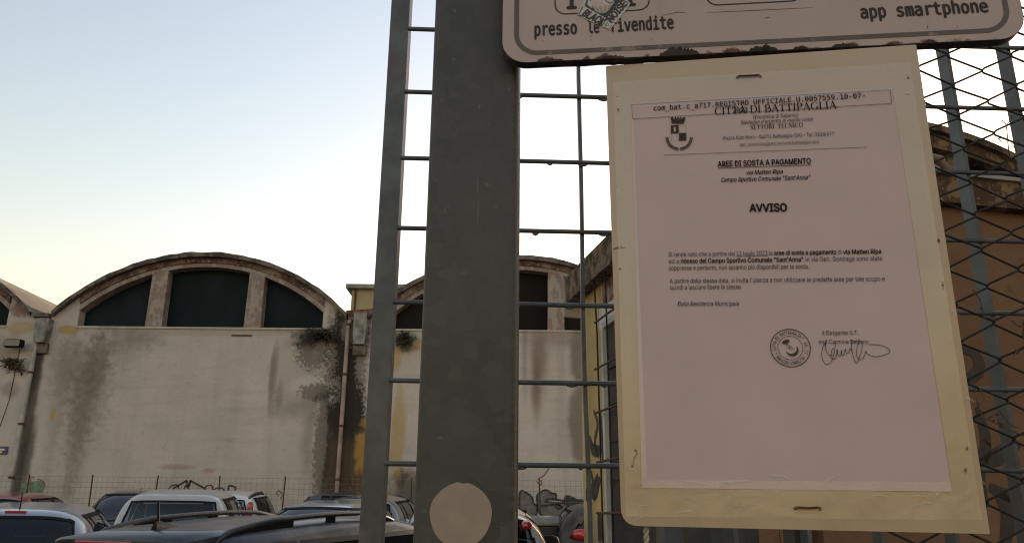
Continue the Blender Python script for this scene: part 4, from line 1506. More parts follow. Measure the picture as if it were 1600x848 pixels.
# signature
sg_ = MB()
Zs = lambda cx, cy: (1180 + cx / 6.667, 490 + cy / 6.667)
for pts in (((745, 265), (700, 360), (690, 440), (715, 510), (750, 528), (790, 500), (815, 430), (825, 365), (800, 370), (785, 430), (795, 465), (830, 470), (845, 420), (850, 370), (860, 430), (885, 440), (895, 380), (900, 430), (920, 425), (935, 370), (945, 415), (970, 405), (985, 360), (1005, 400)),
            ((740, 290), (728, 340), (740, 400), (770, 435), (800, 430)),
            ((1005, 270), (1000, 330), (1012, 430), (1045, 515), (1075, 470), (1105, 380), (1110, 300), (1085, 290), (1060, 350), (1050, 430), (1080, 475), (1115, 470), (1140, 420), (1150, 390), (1165, 420), (1240, 448), (1330, 435), (1395, 400), (1375, 360), (1290, 328), (1180, 322)),
            ((830, 300), (835, 350)), ((985, 275), (1040, 290), (1085, 268))):
    sg_.ribbon(PB, bez(H(*[Zs(*p) for p in pts]), 5), .00042, OFF + .0001)
sg_.build('signature', M['ink'], nt)
# round stamp
sm_ = MB()
cu_, cv_ = PB.uv(1234.5, 543.5)
R_ = (PB.uv(1265.5, 543.5)[0] - PB.uv(1203.5, 543.5)[0]) / 2
for rr2, w_ in ((R_, .0006), (R_ * .63, .00035)):
    sm_.ribbon(PB, [(cu_ + rr2 * cos(2 * pi * k / 48), cv_ + rr2 * sin(2 * pi * k / 48)) for k in range(48)], w_, OFF, closed=True)


def arc_text(mb, txt, r_, a0, a1, h, inward=False):
    for i, ch in enumerate(txt):
        if ch == ' ':
            continue
        vs, fs = raw_text(ch, FONT_SANS)
        x0, x1 = min(v[0] for v in vs), max(v[0] for v in vs)
        a_ = a0 + (a1 - a0) * i / (len(txt) - 1)
        s_ = h / cap_h(FONT_SANS)
        out = []
        for x, y in vs:
            X, Y = (x - (x0 + x1) / 2) * s_ * .9, y * s_
            if inward:
                rad_, tan_ = r_ - Y, X
                out.append(PB.p(cu_ + rad_ * cos(a_) - tan_ * sin(a_) * 1, cv_ + rad_ * sin(a_) + tan_ * cos(a_), OFF))
            else:
                rad_, tan_ = r_ + Y, -X
                out.append(PB.p(cu_ + rad_ * cos(a_) - tan_ * sin(a_), cv_ + rad_ * sin(a_) + tan_ * cos(a_), OFF))
        mb.add(out, fs)


arc_text(sm_, 'CITTA DI BATTIPAGLIA', R_ * .73, radians(185), radians(48), R_ * .17)
arc_text(sm_, '* SERVIZIO VIABILITA', R_ * .9, radians(200), radians(318), R_ * .17, True)
arc_text(sm_, '* AA.TT.', R_ * .73, radians(36), radians(-32), R_ * .17)
for (dx, dy, rx, ry, an_) in ((-.2, .33, .2, .1, .35), (-.1, .1, .05, .14, .5), (.04, .0, .05, .1, .5)):
    pts = [(cu_ + R_ * (dx + rx * cos(t_) * cos(an_) - ry * sin(t_) * sin(an_)), cv_ + R_ * (dy + rx * cos(t_) * sin(an_) + ry * sin(t_) * cos(an_))) for t_ in [2 * pi * k / 20 for k in range(20)]]
    if dx == -.2:
        sm_.flat(PB, pts, OFF)
    else:
        sm_.ribbon(PB, pts, .0003, OFF, closed=True)
arc = [(cu_ + R_ * (.06 + .3 * cos(t_)), cv_ + R_ * (-.08 + .3 * sin(t_))) for t_ in [radians(200 + 190 * k / 20) for k in range(21)]]
sm_.ribbon(PB, arc, [.0003 + .0016 * sin(pi * k / 20) for k in range(21)], OFF)
sm_.build('round_stamp', M['ink'], nt)
# municipal arms
cr = MB()
Zc = lambda cx, cy: PB.uv(1020 + cx / 8.48, 150 + cy / 8.48)
crl = MB()
cr.flat(PB, [Zc(*p) for p in ((250, 372), (410, 372), (430, 300), (405, 285), (385, 320), (370, 278), (345, 315), (333, 276), (318, 315), (298, 278), (280, 320), (262, 285), (236, 300))][::1], OFF)
cr.flat(PB, [Zc(*p) for p in ((346, 500), (440, 498), (440, 594), (346, 598))][::-1], OFF)
cr.flat(PB, [Zc(*p) for p in ((240, 396), (341, 393), (342, 499), (240, 502))][::-1], OFF)
cr.ribbon(PB, [Zc(*p) for p in ((240, 396), (438, 386), (442, 594), (243, 602))], .00018, OFF, closed=True)
for sgn in (-1, 1):
    for k in range(13):
        a_ = radians(-88 + 82 * k / 12)
        cxx, cyy = 348 + sgn * 160 * cos(a_) * 1.0, 560 - 150 * sin(a_)
        for e_ in (-1, 1):
            ang = a_ + radians(90 + e_ * 38)
            tip = (cxx + sgn * 34 * cos(ang), cyy - 34 * sin(ang))
            mid_ = ((cxx + tip[0]) / 2, (cyy + tip[1]) / 2)
            nx_, ny_ = -(tip[1] - cyy) * .22, (tip[0] - cxx) * .22
            cr.flat(PB, [Zc(cxx, cyy), Zc(mid_[0] + nx_, mid_[1] + ny_), Zc(*tip), Zc(mid_[0] - nx_, mid_[1] - ny_)], OFF)
cr.build('coat_of_arms', M['grey_print'], nt)
crl.flat(PB, [Zc(*p) for p in ((275, 425), (300, 424), (303, 480), (278, 482))][::-1], OFF + .0001)
crl.build('coat_of_arms', M['paper'], nt)
# clear sleeve with wrinkles
n = NT('clear_film')
t = n.t
tr = t.nodes.new('ShaderNodeBsdfTransparent')
gl = t.nodes.new('ShaderNodeBsdfGlossy')
gl.inputs['Roughness'].default_value = .22
nz = n.noise(38, 3, dist=1.2)
bm = t.nodes.new('ShaderNodeBump')
bm.inputs['Distance'].default_value = .004
bm.inputs['Strength'].default_value = .12
t.links.new(nz, bm.inputs['Height'])
t.links.new(bm.outputs[0], gl.inputs['Normal'])
mx = t.nodes.new('ShaderNodeMixShader')
mx.inputs[0].default_value = .06
t.links.new(tr.outputs[0], mx.inputs[1])
t.links.new(gl.outputs[0], mx.inputs[2])
t.links.new(mx.outputs[0], n.out.inputs[0])
M['film'] = n.m
q = MB()
fc = [PB.uv(978, 806), PB.uv(1533, 812), PB.uv(1420, 100), PB.uv(958, 130)]
vs, fs = [], []
NX, NZ = 60, 70
from mathutils import noise as mn
for j in range(NZ + 1):
    for i in range(NX + 1):
        s_, t_ = i / NX, j / NZ
        uv = Vector(fc[0]).lerp(Vector(fc[1]), s_).lerp(Vector(fc[3]).lerp(Vector(fc[2]), s_), t_)
        e_ = min(s_, 1 - s_, t_ * 1.2)
        amp = .0008 * max(0, 1 - e_ * 12) + .00004
        wv = mn.noise(Vector((uv[0] * 70, uv[1] * 22 if e_ != t_ * 1.2 else uv[1] * 90, 3.3)))
        vs.append(PB.p(uv[0], uv[1], .0017 + amp * (.5 + .5 * wv)))
for j in range(NZ):
    for i in range(NX):
        k = j * (NX + 1) + i
        if 4 <= i < NX - 4 and 5 <= j < NZ - 5:
            continue                    # the tape only runs round the border of the sheet
        fs.append((k, k + 1, k + NX + 2, k + NX + 1))
q.add(vs, fs, True)
q.build('clear_tape', M['film'], nt)
n = NT('crease_film')
tr = n.t.nodes.new('ShaderNodeBsdfTransparent')
kb_ = n.t.nodes.new('ShaderNodeBsdfDiffuse')
kb_.inputs[0].default_value = (.75, .68, .6, 1)  # highlights on the creases put into the colour as pale diffuse film
mx = n.t.nodes.new('ShaderNodeMixShader')
mx.inputs[0].default_value = .28
n.t.links.new(tr.outputs[0], mx.inputs[1])
n.t.links.new(kb_.outputs[0], mx.inputs[2])
n.t.links.new(mx.outputs[0], n.out.inputs[0])
M['crease'] = n.m
q = MB()
rc_ = random.Random(11)
extra = []
for k in range(26):
    sd = rc_.random()
    if sd < .45:
        px, py, ang = rc_.uniform(990, 1520), rc_.uniform(772, 812), rc_.gauss(0, .5)
    elif sd < .75:
        t_ = rc_.random()
        px, py, ang = 1405 + 105 * t_ + rc_.uniform(2, 26), 150 + 600 * t_, 1.4 + rc_.gauss(0, .5)
    else:
        t_ = rc_.random()
        px, py, ang = 960 + 18 * t_ + rc_.uniform(2, 16), 180 + 560 * t_, 1.55 + rc_.gauss(0, .5)
    ln = rc_.uniform(5, 16)
    extra.append((((px - ln * cos(ang), py - ln * sin(ang)), (px + rc_.gauss(0, 2), py + rc_.gauss(0, 2)), (px + ln * cos(ang), py + ln * sin(ang))), rc_.uniform(.0004, .0012)))
for pts, w_ in tuple(extra) + ((((1053, 748), (1075, 752), (1107, 757)), .0012), (((1120, 754), (1145, 752), (1172, 751)), .0022), (((1202, 744), (1220, 743), (1234, 749)), .0014), (((1282, 762), (1290, 750), (1305, 744)), .0014),
                (((1055, 800), (1070, 799), (1083, 797)), .0015), (((1505, 790), (1508, 775), (1511, 765)), .0016), (((1415, 792), (1440, 786), (1460, 784)), .0012), (((1455, 780), (1462, 772), (1466, 768)), .0018)):
    k_ = bez([PB.uv(*p) for p in pts], 5)
    L_ = len(k_)
    for side in (0,):
        ring = []
        for i, (a_, b_) in enumerate(k_):
            h_ = w_ * sin(pi * (i + .3) / L_) + .00005
            ring.append([PB.p(a_ - h_ * .15, b_ - h_ / 2, .0026), PB.p(a_, b_, .0026 + h_ * .55), PB.p(a_ + h_ * .15, b_ + h_ / 2, .0026)])
        q.loft(ring, caps=False, closed=False)
q.build('sleeve_crease', M['crease'], nt)['kind'] = 'stuff'

# ------------------------------------------------------------------ cars
def mono(xs, ys):
    """monotone cubic interpolation"""
    nn = len(xs)
    d = [(ys[i + 1] - ys[i]) / (xs[i + 1] - xs[i]) for i in range(nn - 1)]
    mm = [d[0]] + [0 if d[i - 1] * d[i] <= 0 else 2 * d[i - 1] * d[i] / (d[i - 1] + d[i]) for i in range(1, nn - 1)] + [d[-1]]

    def f(x):
        if x <= xs[0]:
            return ys[0]
        if x >= xs[-1]:
            return ys[-1]
        i = max(k for k in range(nn - 1) if xs[k] <= x)
        h = xs[i + 1] - xs[i]
        t = (x - xs[i]) / h
        return (ys[i] * (2 * t ** 3 - 3 * t * t + 1) + h * mm[i] * (t ** 3 - 2 * t * t + t)
                + ys[i + 1] * (-2 * t ** 3 + 3 * t * t) + h * mm[i + 1] * (t ** 3 - t * t))
    return f


# side profiles (fraction of length, fraction of height); rear end first
PROF = {
    'hatch': [(0, .60), (.012, .66), (.045, .80), (.09, .925), (.125, .965), (.2, .985), (.36, 1.0), (.52, .985), (.6, .945), (.68, .84), (.765, .685), (.80, .655), (.9, .6), (.97, .53), (1, .40)],
    'suv': [(0, .58), (.01, .66), (.035, .80), (.07, .93), (.1, .965), (.2, .985), (.36, 1.0), (.52, .985), (.6, .95), (.68, .85), (.76, .69), (.79, .665), (.9, .62), (.97, .56), (1, .42)],
    'mpv': [(0, .58), (.008, .68), (.03, .84), (.055, .945), (.09, .975), (.2, .99), (.38, 1.0), (.56, .985), (.64, .945), (.73, .82), (.82, .665), (.85, .635), (.93, .57), (.98, .5), (1, .38)],
}


def make_car(name, label, px, Y, heading, kind, L, Wd, H, col, end='rear', ride=0.0, rails=None, lamp='low', lampy=.86, antenna=None,
             see=True, spoiler=False, brake=False, wip=True, metal=.35, belt=.605, nexp=4.2, sh_ant=False, tl_drop=0.0, hw_top=.84, coat=.9, dark_mirror=False):
    """px, Y: where the roof edge above the tailgate (or windscreen) facing the camera stands; end: which of the two; heading in degrees from +Y towards +X"""
    hd_ = radians(heading)
    fw = Vector((sin(hd_), cos(hd_), 0))
    p = at(px, 807, Y)
    base = Vector((p.x, Y, 0))
    ctr = base + fw * (L / 2 - (.1 * L if end == 'rear' else .62 * L))
    car = thing(name, label, 'car', (ctr.x, ctr.y, gz(ctr.y) + ride), pi / 2 - hd_, 'cars parked in the yard')
    slope_ = atan2(gz((ctr + fw).y) - gz((ctr - fw).y), 2)
    car.rotation_euler = (0, -slope_, pi / 2 - hd_)
    pr = PROF[kind]
    zt = mono([a * L for a, b in pr], [b * H for a, b in pr])
    wf = mono([0, .05 * L, .2 * L, .5 * L, .8 * L, .95 * L, L], [Wd / 2 * q for q in (.86, .94, .99, 1, .98, .9, .7)])
    ZB = belt * H
    KT = .36
    X0 = -L / 2

    def zb(x):
        return min(ZB - .02 * (x / L), zt(x) - .03)

    def bow(x, y):
        q = (y / (Wd / 2)) ** 2
        return .13 * q * max(0, 1 - x / .9) - .3 * q * max(0, 1 - (L - x) / 1.2)

    def half(x, z):
        b_, t_ = zb(x), zt(x)
        if z <= b_:
            return wf(x)
        q = min(1, (z - b_) / max(t_ - b_, 1e-4))
        return wf(x) * (1 - q ** nexp) ** (1 / nexp) * (1 - KT * (z - b_))

    def top(x, y):
        b_, t_ = zb(x), zt(x)
        lo, hi = b_, t_
        if abs(y) >= half(x, b_ + .001):
            return b_
        for _ in range(18):
            m_ = (lo + hi) / 2
            if half(x, m_) > abs(y):
                lo = m_
            else:
                hi = m_
        return lo

    def endx(y, z, rear=True):
        """x of the tailgate / windscreen surface at (y, z)"""
        if rear:
            lo, hi = 0.0, .3 * L
        else:
            lo, hi = L, .5 * L
        for _ in range(22):
            m_ = (lo + hi) / 2
            if top(m_, y) > z:
                hi = m_
            else:
                lo = m_
        return lo

    def P(x, y, z):
        return Vector((X0 + x + bow(x, y), y, z))
    # window outlines in parameter space -------------------------------------------------
    zlow = ZB + .035
    ztopw = H * (.925 if nexp < 7 else .9)

    def side_quad(x0b, x0t, x1b, x1t):
        def f(s_, t_):
            xx = (x0b + (x0t - x0b) * t_) * (1 - s_) + (x1b + (x1t - x1b) * t_) * s_
            zh = min(ztopw, zt(xx) - .085)
            return xx, zlow + max(zh - zlow, .02) * t_
        return f
    if kind == 'mpv':
        sides = [side_quad(.085 * L, .105 * L, .2 * L, .2 * L), side_quad(.215 * L, .215 * L, .43 * L, .425 * L), side_quad(.45 * L, .445 * L, .735 * L, .6 * L)]
    else:
        sides = [side_quad(.16 * L, .175 * L, .24 * L, .225 * L), side_quad(.25 * L, .235 * L, .44 * L, .43 * L), side_quad(.46 * L, .45 * L, .70 * L, .575 * L)]
    rz0, rz1 = ZB + .05, H * (.93 if kind != 'mpv' else .915)
    wz0, wz1 = ZB + .07, H * .95

    def rear_f(s_, t_):
        z = rz0 + (rz1 - rz0) * t_
        hw_ = wf(.2) * (.84 + (hw_top - .84) * t_) * (1 - KT * (z - ZB))
        y = -hw_ + 2 * hw_ * s_
        zc = z - (.05 if kind != 'mpv' else .015) * (2 * s_ - 1) ** 4 * (1 if t_ > .5 else -.7)
        return endx(y, zc), y, zc

    def wind_f(s_, t_):
        z = wz0 + (wz1 - wz0) * t_
        hw_ = wf(.7 * L) * .9 * (1 - KT * (z - ZB))
        y = -hw_ + 2 * hw_ * s_
        return endx(y, z - .03 * (2 * s_ - 1) ** 2, False), y, z - .03 * (2 * s_ - 1) ** 2

    # body shell ---------------------------------------------------------------------
    xs_ = sorted(set([0, .01 * L, .02 * L, .03 * L, .04 * L] + [L * (i / 70) for i in range(71)] + [L * .99]))
    rings = []
    for x in xs_:
        w_ = wf(x)
        b_, t_ = zb(x), zt(x)
        sc_ = min(1, t_ / ZB)
        half_ring = [(0, .22), (.8 * w_, .2), (.95 * w_, .26), (.985 * w_, .36 * sc_), (1.0 * w_, .52 * sc_), (1.012 * w_, .68 * sc_), (1.008 * w_, b_ - .05), (w_, b_)]
        if half_ring[-2][1] < half_ring[-3][1]:
            half_ring[-2] = (w_, (half_ring[-3][1] + b_) / 2)
        for k in range(1, 16):
            a_ = pi / 2 * k / 15
            z = b_ + (t_ - b_) * (sin(a_) ** (2 / nexp))
            half_ring.append((half(x, z) if k < 15 else 0, z if k < 15 else t_))
        ring = [P(x, y, z) for y, z in half_ring] + [P(x, -y, z) for y, z in half_ring[-2:0:-1]]
        rings.append(ring)
    nr = len(rings[0])

    def in_side(x, z):
        for f in sides:
            for t_ in (max(0, min(1, (z - zlow) / max(min(ztopw, zt(x) - .085) - zlow, .02))),):
                x0_, z0_ = f(0, t_)
                x1_, z1_ = f(1, t_)
                if x0_ + .015 < x < x1_ - .015 and zlow + .015 < z < min(ztopw, zt(x) - .085) - .012:
                    return True
        return False

    vs = [q for r_ in rings for q in r_]
    fs = []
    for i in range(len(rings) - 1):
        for j in range(nr):
            j2 = (j + 1) % nr
            c = (rings[i][j] + rings[i][j2] + rings[i + 1][j2] + rings[i + 1][j]) / 4
            x = (xs_[i] + xs_[i + 1]) / 2
            if see and c.z > ZB:
                if in_side(x, c.z) and abs(c.y) > .55 * half(x, zlow):
                    continue
                if x < .13 * L and rz0 + .03 < c.z < rz1 - .03 and abs(c.y) < wf(.2) * (.84 + (hw_top - .84) * ((c.z - rz0) / (rz1 - rz0))) * (1 - KT * (c.z - ZB)) - .05:
                    continue
                if x > .55 * L and wz0 + .03 < c.z < wz1 - .05 and abs(c.y) < wf(.7 * L) * .9 * (1 - KT * (c.z - ZB)) - .05:
                    continue
            fs.append((i * nr + j, i * nr + j2, (i + 1) * nr + j2, (i + 1) * nr + j))
    m = MB().add(vs, fs, True)
    m.add(rings[0], [tuple(range(nr))[::-1]])
    m.add(rings[-1], [tuple(range(nr))])
    pm = paint(name + '_paint', col, metal, coat=coat)
    m.build('body', pm, car, True)

    def patch(f, nm, mat, off, nx=12, nz=6, out=0.0, parent=car, axis='end', ring=None):
        q = MB()
        def pt(s_, t_):
            r_ = f(s_, t_)
            if axis == 'end':
                x, y, z = r_
                sg_ = -1 if x < L / 2 else 1
                return P(x, y, z) + Vector((sg_ * off, 0, off * .5))
            x, z = r_
            return axis * 1.0 * Vector((0, 1, 0)) * (half(x, z) + off) + Vector((X0 + x + bow(x, half(x, z)), 0, z + off * .3))
        if ring is None:
            vs_ = [pt(i / nx, j / nz) for j in range(nz + 1) for i in range(nx + 1)]
            mid_ = (nz // 2) * (nx + 1) + nx // 2
            nrm = (vs_[mid_ + 1] - vs_[mid_]).cross(vs_[mid_ + nx + 1] - vs_[mid_])
            fl_ = 1 if nrm.dot(vs_[mid_] - Vector((0, 0, ZB))) > 0 else -1
            q.add(vs_, [(j * (nx + 1) + i, j * (nx + 1) + i + 1, (j + 1) * (nx + 1) + i + 1, (j + 1) * (nx + 1) + i)[::fl_] for j in range(nz) for i in range(nx)], True)
        else:
            lo, hi_ = ring
            o_, i_ = [], []
            per = [(k / nx, 0) for k in range(nx)] + [(1, k / nz) for k in range(nz)] + [(1 - k / nx, 1) for k in range(nx)] + [(0, 1 - k / nz) for k in range(nz)]
            for (s_, t_) in per:
                o_.append(pt(-lo[0] + (1 + 2 * lo[0]) * s_, -lo[1] + (1 + 2 * lo[1]) * t_))
                i_.append(pt(hi_[0] + (1 - 2 * hi_[0]) * s_, hi_[1] + (1 - 2 * hi_[1]) * t_))
            q.loft([o_, i_], caps=False, smooth=True)
        return q.build(nm, mat, parent, True)
    gl_ = M['glass'] if see else M['dark_glass']
    for f, nm in ((rear_f, 'rear_window'), (wind_f, 'windscreen')):
        o = patch(f, nm, gl_, .006, 16, 8)
        patch(f, 'seal', M['trim'], .009, 16, 8, parent=o, ring=((.004, .008), (.02, .05)))
    for sgn in (-1, 1):
        for f in sides:
            o = patch(f, 'side_window', M['dark_glass'], .006, 8, 6, axis=sgn)
            patch(f, 'seal', M['trim'], .009, 8, 6, parent=o, axis=sgn, ring=((.012, .025), (.05, .06)))
    # inside
    MB().box(X0 + .3, X0 + .74 * L, -Wd * .42, Wd * .42, .3, ZB - .12).build('cabin_floor', M['seat'], car, True)
    for (xx, yy, w2) in ((.27 * L, 0, .58), (.5 * L, -.36, .24), (.5 * L, .36, .24)):
        s1 = MB().rbox(X0 + xx - .07, X0 + xx + .07, yy - w2, yy + w2, ZB - .2, ZB + .1, .04).build('seat', M['seat'], car, True)
        for hy in ((-.36, .36) if w2 > .4 else (yy,)):
            MB().rbox(X0 + xx - .06, X0 + xx + .03, hy - .13, hy + .13, ZB + .13, ZB + .33, .05).build('headrest', M['seat'], s1, True)
    MB().rbox(X0 + .66 * L, X0 + .74 * L, -Wd * .4, Wd * .4, ZB - .15, ZB - .01, .04).build('dashboard', M['trim'], car, True)
    # lamps
    for sgn in (-1, 1):
        if lamp == 'tall':
            o = MB().ell((X0 + .09 + bow(.05, Wd * .4), sgn * wf(.1) * lampy * .93, ZB + .14 - tl_drop), (.08, .055, .2), 14, 10, .6)
        elif lamp == 'high':
            zz = ZB - .1 - tl_drop
            o = MB().ell((X0 + endx(.4, zz) + .1, sgn * (half(.1 * L, zz) - .05), zz), (.1, .06, .05), 14, 8, .8)
        elif lamp == 'big':
            o = MB().ell((X0 + .10 + bow(.05, Wd * .42), sgn * wf(.1) * lampy, ZB - .1 - tl_drop), (.15, .17, .12), 16, 10, .8)
        else:
            o = MB().ell((X0 + .08 + bow(.05, Wd * .4), sgn * wf(.1) * lampy, ZB - .06 - tl_drop), (.12, .15, .09), 16, 10, .75)
        o.build('taillight', M['red'], car, True)
        MB().ell((X0 + L - .16 + bow(L - .1, Wd * .36), sgn * Wd * .35, .62), (.2, .16, .09), 14, 8, .8).build('headlight', M['lens'], car, True)
        mx_ = .66 * L
        w_ = half(mx_, ZB + .02)
        o = MB().ell((X0 + mx_, sgn * (w_ + .12), ZB + .1), (.07, .12, .085), 12, 8, .75).build('door_mirror', pm if metal < .5 and sum(col) > .5 and not dark_mirror else M['trim'], car, True)
        MB().tube([(X0 + mx_, sgn * (w_ - .03), ZB + .03), (X0 + mx_, sgn * (w_ + .06), ZB + .06)], .025, 6).build('stalk', M['trim'], o, True)
    MB().rbox(X0 - .035, X0 + .1, -Wd * .4, Wd * .4, .3, .52, .04).build('rear_bumper', pm, car, True)
    MB().rbox(X0 + L - .42, X0 + L + .02, -Wd * .33, Wd * .33, .24, .5, .05).build('front_bumper', pm, car, True)
    MB().box(X0 - .045, X0 - .032, -.26, .26, .56, .67).build('number_plate', M['plate'], car, True)
    if wip:
        a_ = rear_f(.5, .02)
        b_ = rear_f(.2, .2)
        MB().tube([P(*a_) + Vector((-.02, 0, .01)), P(*b_) + Vector((-.02, 0, .01))], .008, 5).build('wiper', M['trim'], car, True)
    if brake:
        z = H * .957
        x = endx(0, z)
        MB().rbox(X0 + x - .03, X0 + x + .05, -.1, .1, z - .022, z + .012, .008).build('brake_light', M['red'], car, True)
    if spoiler:
        sp = MB()
        rg_ = []
        for k in range(17):
            y = -1 + k / 8
            yy = y * wf(.3) * .72
            zz = top(.13 * L, yy) + .012
            xo = .02 + bow(.0, yy) * 1.5
            rg_.append([(X0 + .16 * L, yy, zz), (X0 + .1 * L + xo * .5, yy, zz - .012), (X0 + xo - .03, yy, zz - .05), (X0 + xo - .04, yy, zz - .075), (X0 + xo + .02, yy, zz - .095), (X0 + .14 * L, yy, zz - .09)])
        sp.loft(rg_)
        o = sp.build('roof_spoiler', pm, car, True)
        zz = top(.13 * L, 0) - .07
        MB().rbox(X0 - .035, X0 + .0, -.26, .26, zz - .014, zz + .014, .006).build('brake_light', M['red'], o, True)
    if rails:
        for sgn in (-1, 1):
            pts, n_ = [], 26
            x0_, x1_ = .06 * L, .53 * L
            for k in range(n_ + 1):
                t_ = k / n_
                x = x0_ + (x1_ - x0_) * t_
                yy = sgn * wf(x) * .70
                lift = rails * (min(1, t_ / .3) ** .75) * (min(1, (1 - t_) / .16) ** .7) - .004
                pts.append((X0 + x + bow(x, yy), yy, top(x, yy) + lift))
            rr3, web = [], []
            for k, p_ in enumerate(pts):
                t_ = k / n_
                zf = top(p_[0] - X0, yy) - .01
                rr3.append([(p_[0], p_[1] - .022, p_[2] - .02), (p_[0], p_[1] + .022, p_[2] - .02), (p_[0], p_[1] + .019, p_[2] + .008), (p_[0], p_[1] + .008, p_[2] + .017), (p_[0], p_[1] - .008, p_[2] + .017), (p_[0], p_[1] - .019, p_[2] + .008)])
                web.append([(p_[0], p_[1] - .016, zf), (p_[0], p_[1] + .016, zf), (p_[0], p_[1] + .016, p_[2] - .018), (p_[0], p_[1] - .016, p_[2] - .018)])
            o = MB().loft(rr3).build('roof_rail', M['rail'], car, True)
            for (k0, k1) in ((1, 10), (15, 16), (23, 25)):
                MB().loft(web[k0:k1 + 1], smooth=False).build('rail_foot', M['trim'], o, True)
    if antenna:
        ax, ah, ay = antenna
        z = top(ax * L, ay)
        MB().tube([(X0 + ax * L, ay, z - .01), (X0 + ax * L, ay, z + .02), (X0 + ax * L - .0, ay, z + ah)], [.009, .006, .004], 6).build('antenna', M['trim'], car, True)
    if sh_ant:
        ax = .09 * L
        z = top(ax, 0)
        rg_ = []
        for k in range(9):
            t_ = k / 8
            x = ax + .24 * t_
            hh = .085 * (1 - t_) ** 1.6 + .004
            wd_ = .035 * (1 - t_ * .7)
            zz = top(x, 0) - .006
            rg_.append([(X0 + x - hh * .3, -wd_, zz), (X0 + x - hh * .2, -wd_ * .4, zz + hh * .8), (X0 + x - hh * .2, 0, zz + hh), (X0 + x - hh * .2, wd_ * .4, zz + hh * .8), (X0 + x - hh * .3, wd_, zz)])
        o = MB().loft(rg_).build('antenna', M['trim'], car, True)
        MB().tube([(X0 + ax + .01, 0, z + .04), (X0 + ax - .01, 0, z + .2)], [.009, .007], 6).build('rod', M['trim'], o, True)
    # wheels
    for (wx, sgn) in ((.17 * L, -1), (.17 * L, 1), (.81 * L, -1), (.81 * L, 1)):
        c = Vector((X0 + wx, sgn * (Wd / 2 - .09), .31))
        ty = MB().lathe(c, (0, sgn, 0), [(.18, -.1), (.29, -.1), (.31, -.07), (.31, .07), (.29, .1), (.2, .1)], 24).build('wheel', M['tyre'], car, True)
        rm = MB().lathe(c, (0, sgn, 0), [(.05, .07), (.2, .06), (.2, .1), (.195, .102), (.185, .085), (.07, .08), (.0, .09)], 20)
        for k in range(5):
            a_ = 2 * pi * k / 5
            d_ = Vector((cos(a_), 0, sin(a_)))
            rm.obox(c + Vector((0, sgn * .08, 0)) - d_.cross(Vector((0, 1, 0))) * .025, d_ * .19, d_.cross(Vector((0, 1, 0))) * .05, Vector((0, sgn * .018, 0)))
        rm.build('rim', M['rim'], ty, True)
    return car


M['rail'] = simple('satin_grey_roof_rail', (.05, .05, .055), .35, metal=.4)
make_car('parked_car', 'silver hatchback at the left corner with see-through rear window and short roof aerial', 24, 8.7, -21, 'hatch', 4.05, 1.72, 1.50, (.24, .265, .3),
         lamp='big', brake=True, antenna=(.155, .17, .0), lampy=.84, metal=.5)
make_car('parked_car', 'dark navy crossover nearest the camera with roof rails and shark fin aerial', 266, 5.85, 27, 'suv', 4.3, 1.78, 1.505, (.014, .018, .03),
         nexp=8, rails=.06, coat=.3, spoiler=True, sh_ant=True, metal=.2, see=True)
make_car('parked_car', 'white people carrier whose rear window shows just above the navy crossover roof', 273, 12.0, -14, 'mpv', 4.1, 1.72, 1.60, (.36, .36, .355), metal=0.0, lampy=.9, tl_drop=.1, nexp=6)
make_car('parked_car', 'small white tall hatchback with upright red tail lamps beside the white people carrier', 341, 15.5, -9, 'mpv', 3.65, 1.62, 1.52, (.62, .61, .59), metal=0.0, lamp='tall', rails=.04, hw_top=.74, nexp=6, tl_drop=-.1)
make_car('parked_car', 'dark blue estate car facing the camera with a broad blue windscreen', 213, 16.4, 160, 'mpv', 4.4, 1.78, 1.53, (.02, .026, .036), end='front', see=False, antenna=(.56, .07, 0))
make_car('parked_car', 'pale silver car facing the camera with a glinting windscreen in mid yard', 499, 12.0, 181, 'hatch', 4.1, 1.7, 1.46, (.4, .41, .42), end='front', see=False, metal=.5)
make_car('parked_car', 'grey hatchback with roof aerial close to the left fence post', 561, 15.0, 2, 'hatch', 4.0, 1.72, 1.48, (.13, .13, .14), antenna=(.14, .09, .1), metal=.4)
make_car('parked_car', 'black car parked sideways along the mesh fence below the right downpipe', 489, 19.6, 90, 'hatch', 4.0, 1.7, 1.46, (.014, .014, .015), metal=.1)
make_car('parked_car', 'red car at the far left edge behind the silver hatchback', -14, 17, -10, 'hatch', 3.9, 1.68, 1.41, (.3, .018, .02), metal=.1)
make_car('parked_car', 'white hatchback glimpsed between the fence post and the sign pole', 714, 13.2, -3, 'hatch', 3.9, 1.7, 1.47, (.6, .6, .59), metal=0.0)
make_car('parked_car', 'white hatchback whose rear corner peeps out right of the sign pole', 741, 8.6, -2, 'hatch', 3.9, 1.7, 1.54, (.5, .49, .48), metal=0.01, lampy=.9, nexp=3.6, tl_drop=-.52, lamp='high', dark_mirror=True)
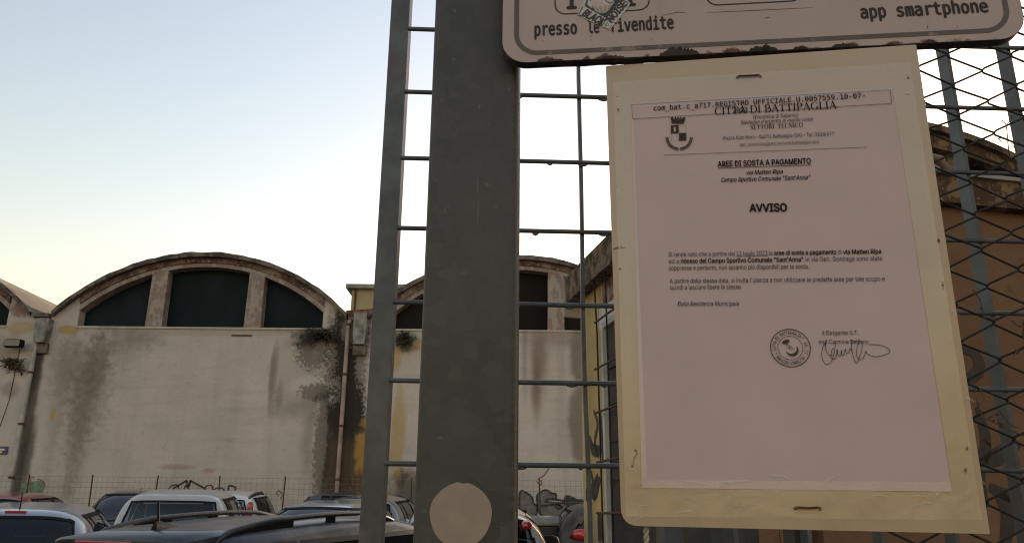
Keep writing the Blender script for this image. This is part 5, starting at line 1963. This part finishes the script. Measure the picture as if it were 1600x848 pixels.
make_car('parked_car', 'black hatchback with a red tail lamp beside the yellow wall', 957, 13.0, 1, 'suv', 4.0, 1.78, 1.42, (.006, .006, .007), metal=.0, lampy=.62, lamp='low', tl_drop=-.2, coat=.03, dark_mirror=True, hw_top=.6)

# ------------------------------------------------------------------ wheelie bin
M['bin'] = simple('dark_green_bin_plastic', (.03, .035, .03), .6, sc=6)
M['bin_lid'] = simple('beige_bin_lid', (.17, .145, .115), .7, sc=6)
M['bluebag'] = simple('blue_plastic_sheet', (.02, .09, .3), .4, sc=9)
YBN = 14.0
bl_, br_ = at(829, 818, YBN), at(885, 818, YBN)
zg = gz(YBN)
wb_ = thing('wheelie_bin', 'dark wheelie bin with beige lid and a blue patch in front of the graffiti wall', 'bin', ((bl_.x + br_.x) / 2, YBN + .3, zg))
x0, x1, ztp = bl_.x, br_.x, bl_.z - .03
MB().hexa([(x0 + .07, YBN + .1, zg + .12), (x1 - .07, YBN + .1, zg + .12), (x1 - .07, YBN + .5, zg + .12), (x0 + .07, YBN + .5, zg + .12),
           (x0 + .02, YBN, ztp), (x1 - .02, YBN, ztp), (x1 - .02, YBN + .6, ztp), (x0 + .02, YBN + .6, ztp)]).build('tub', M['bin'], wb_, bevel=.03)
MB().loft([[(x, YBN - .03, ztp + .004), (x, YBN - .03, ztp + .05), (x, YBN + .3, ztp + .14), (x, YBN + .62, ztp + .17), (x, YBN + .66, ztp + .1), (x, YBN + .66, ztp + .004)] for x in (x0, x1)], smooth=False).build('lid', M['bin_lid'], wb_, bevel=.015)
for x in (x0 + .04, x1 - .1):
    MB().lathe((x, YBN + .55, zg + .1), (1, 0, 0), [(.02, 0), (.1, 0), (.1, .06), (.02, .06)], 16).build('wheel', M['tyre'], wb_)
MB().tube([(x0 + .06, YBN + .7, ztp + .02), (x1 - .06, YBN + .7, ztp + .02)], .018, 8).build('handle', M['bin'], wb_)
pl_ = Plane((x0, YBN), (x1, YBN))
f = lambda *ps: [((at(px, py, YBN).x - x0), at(px, py, YBN).z) for px, py in ps]
MB().prism(pl_, f((853, 850), (872, 850), (872, 836), (866, 838), (855, 843)), -.2, .03).build('patch', M['bluebag'], wb_)
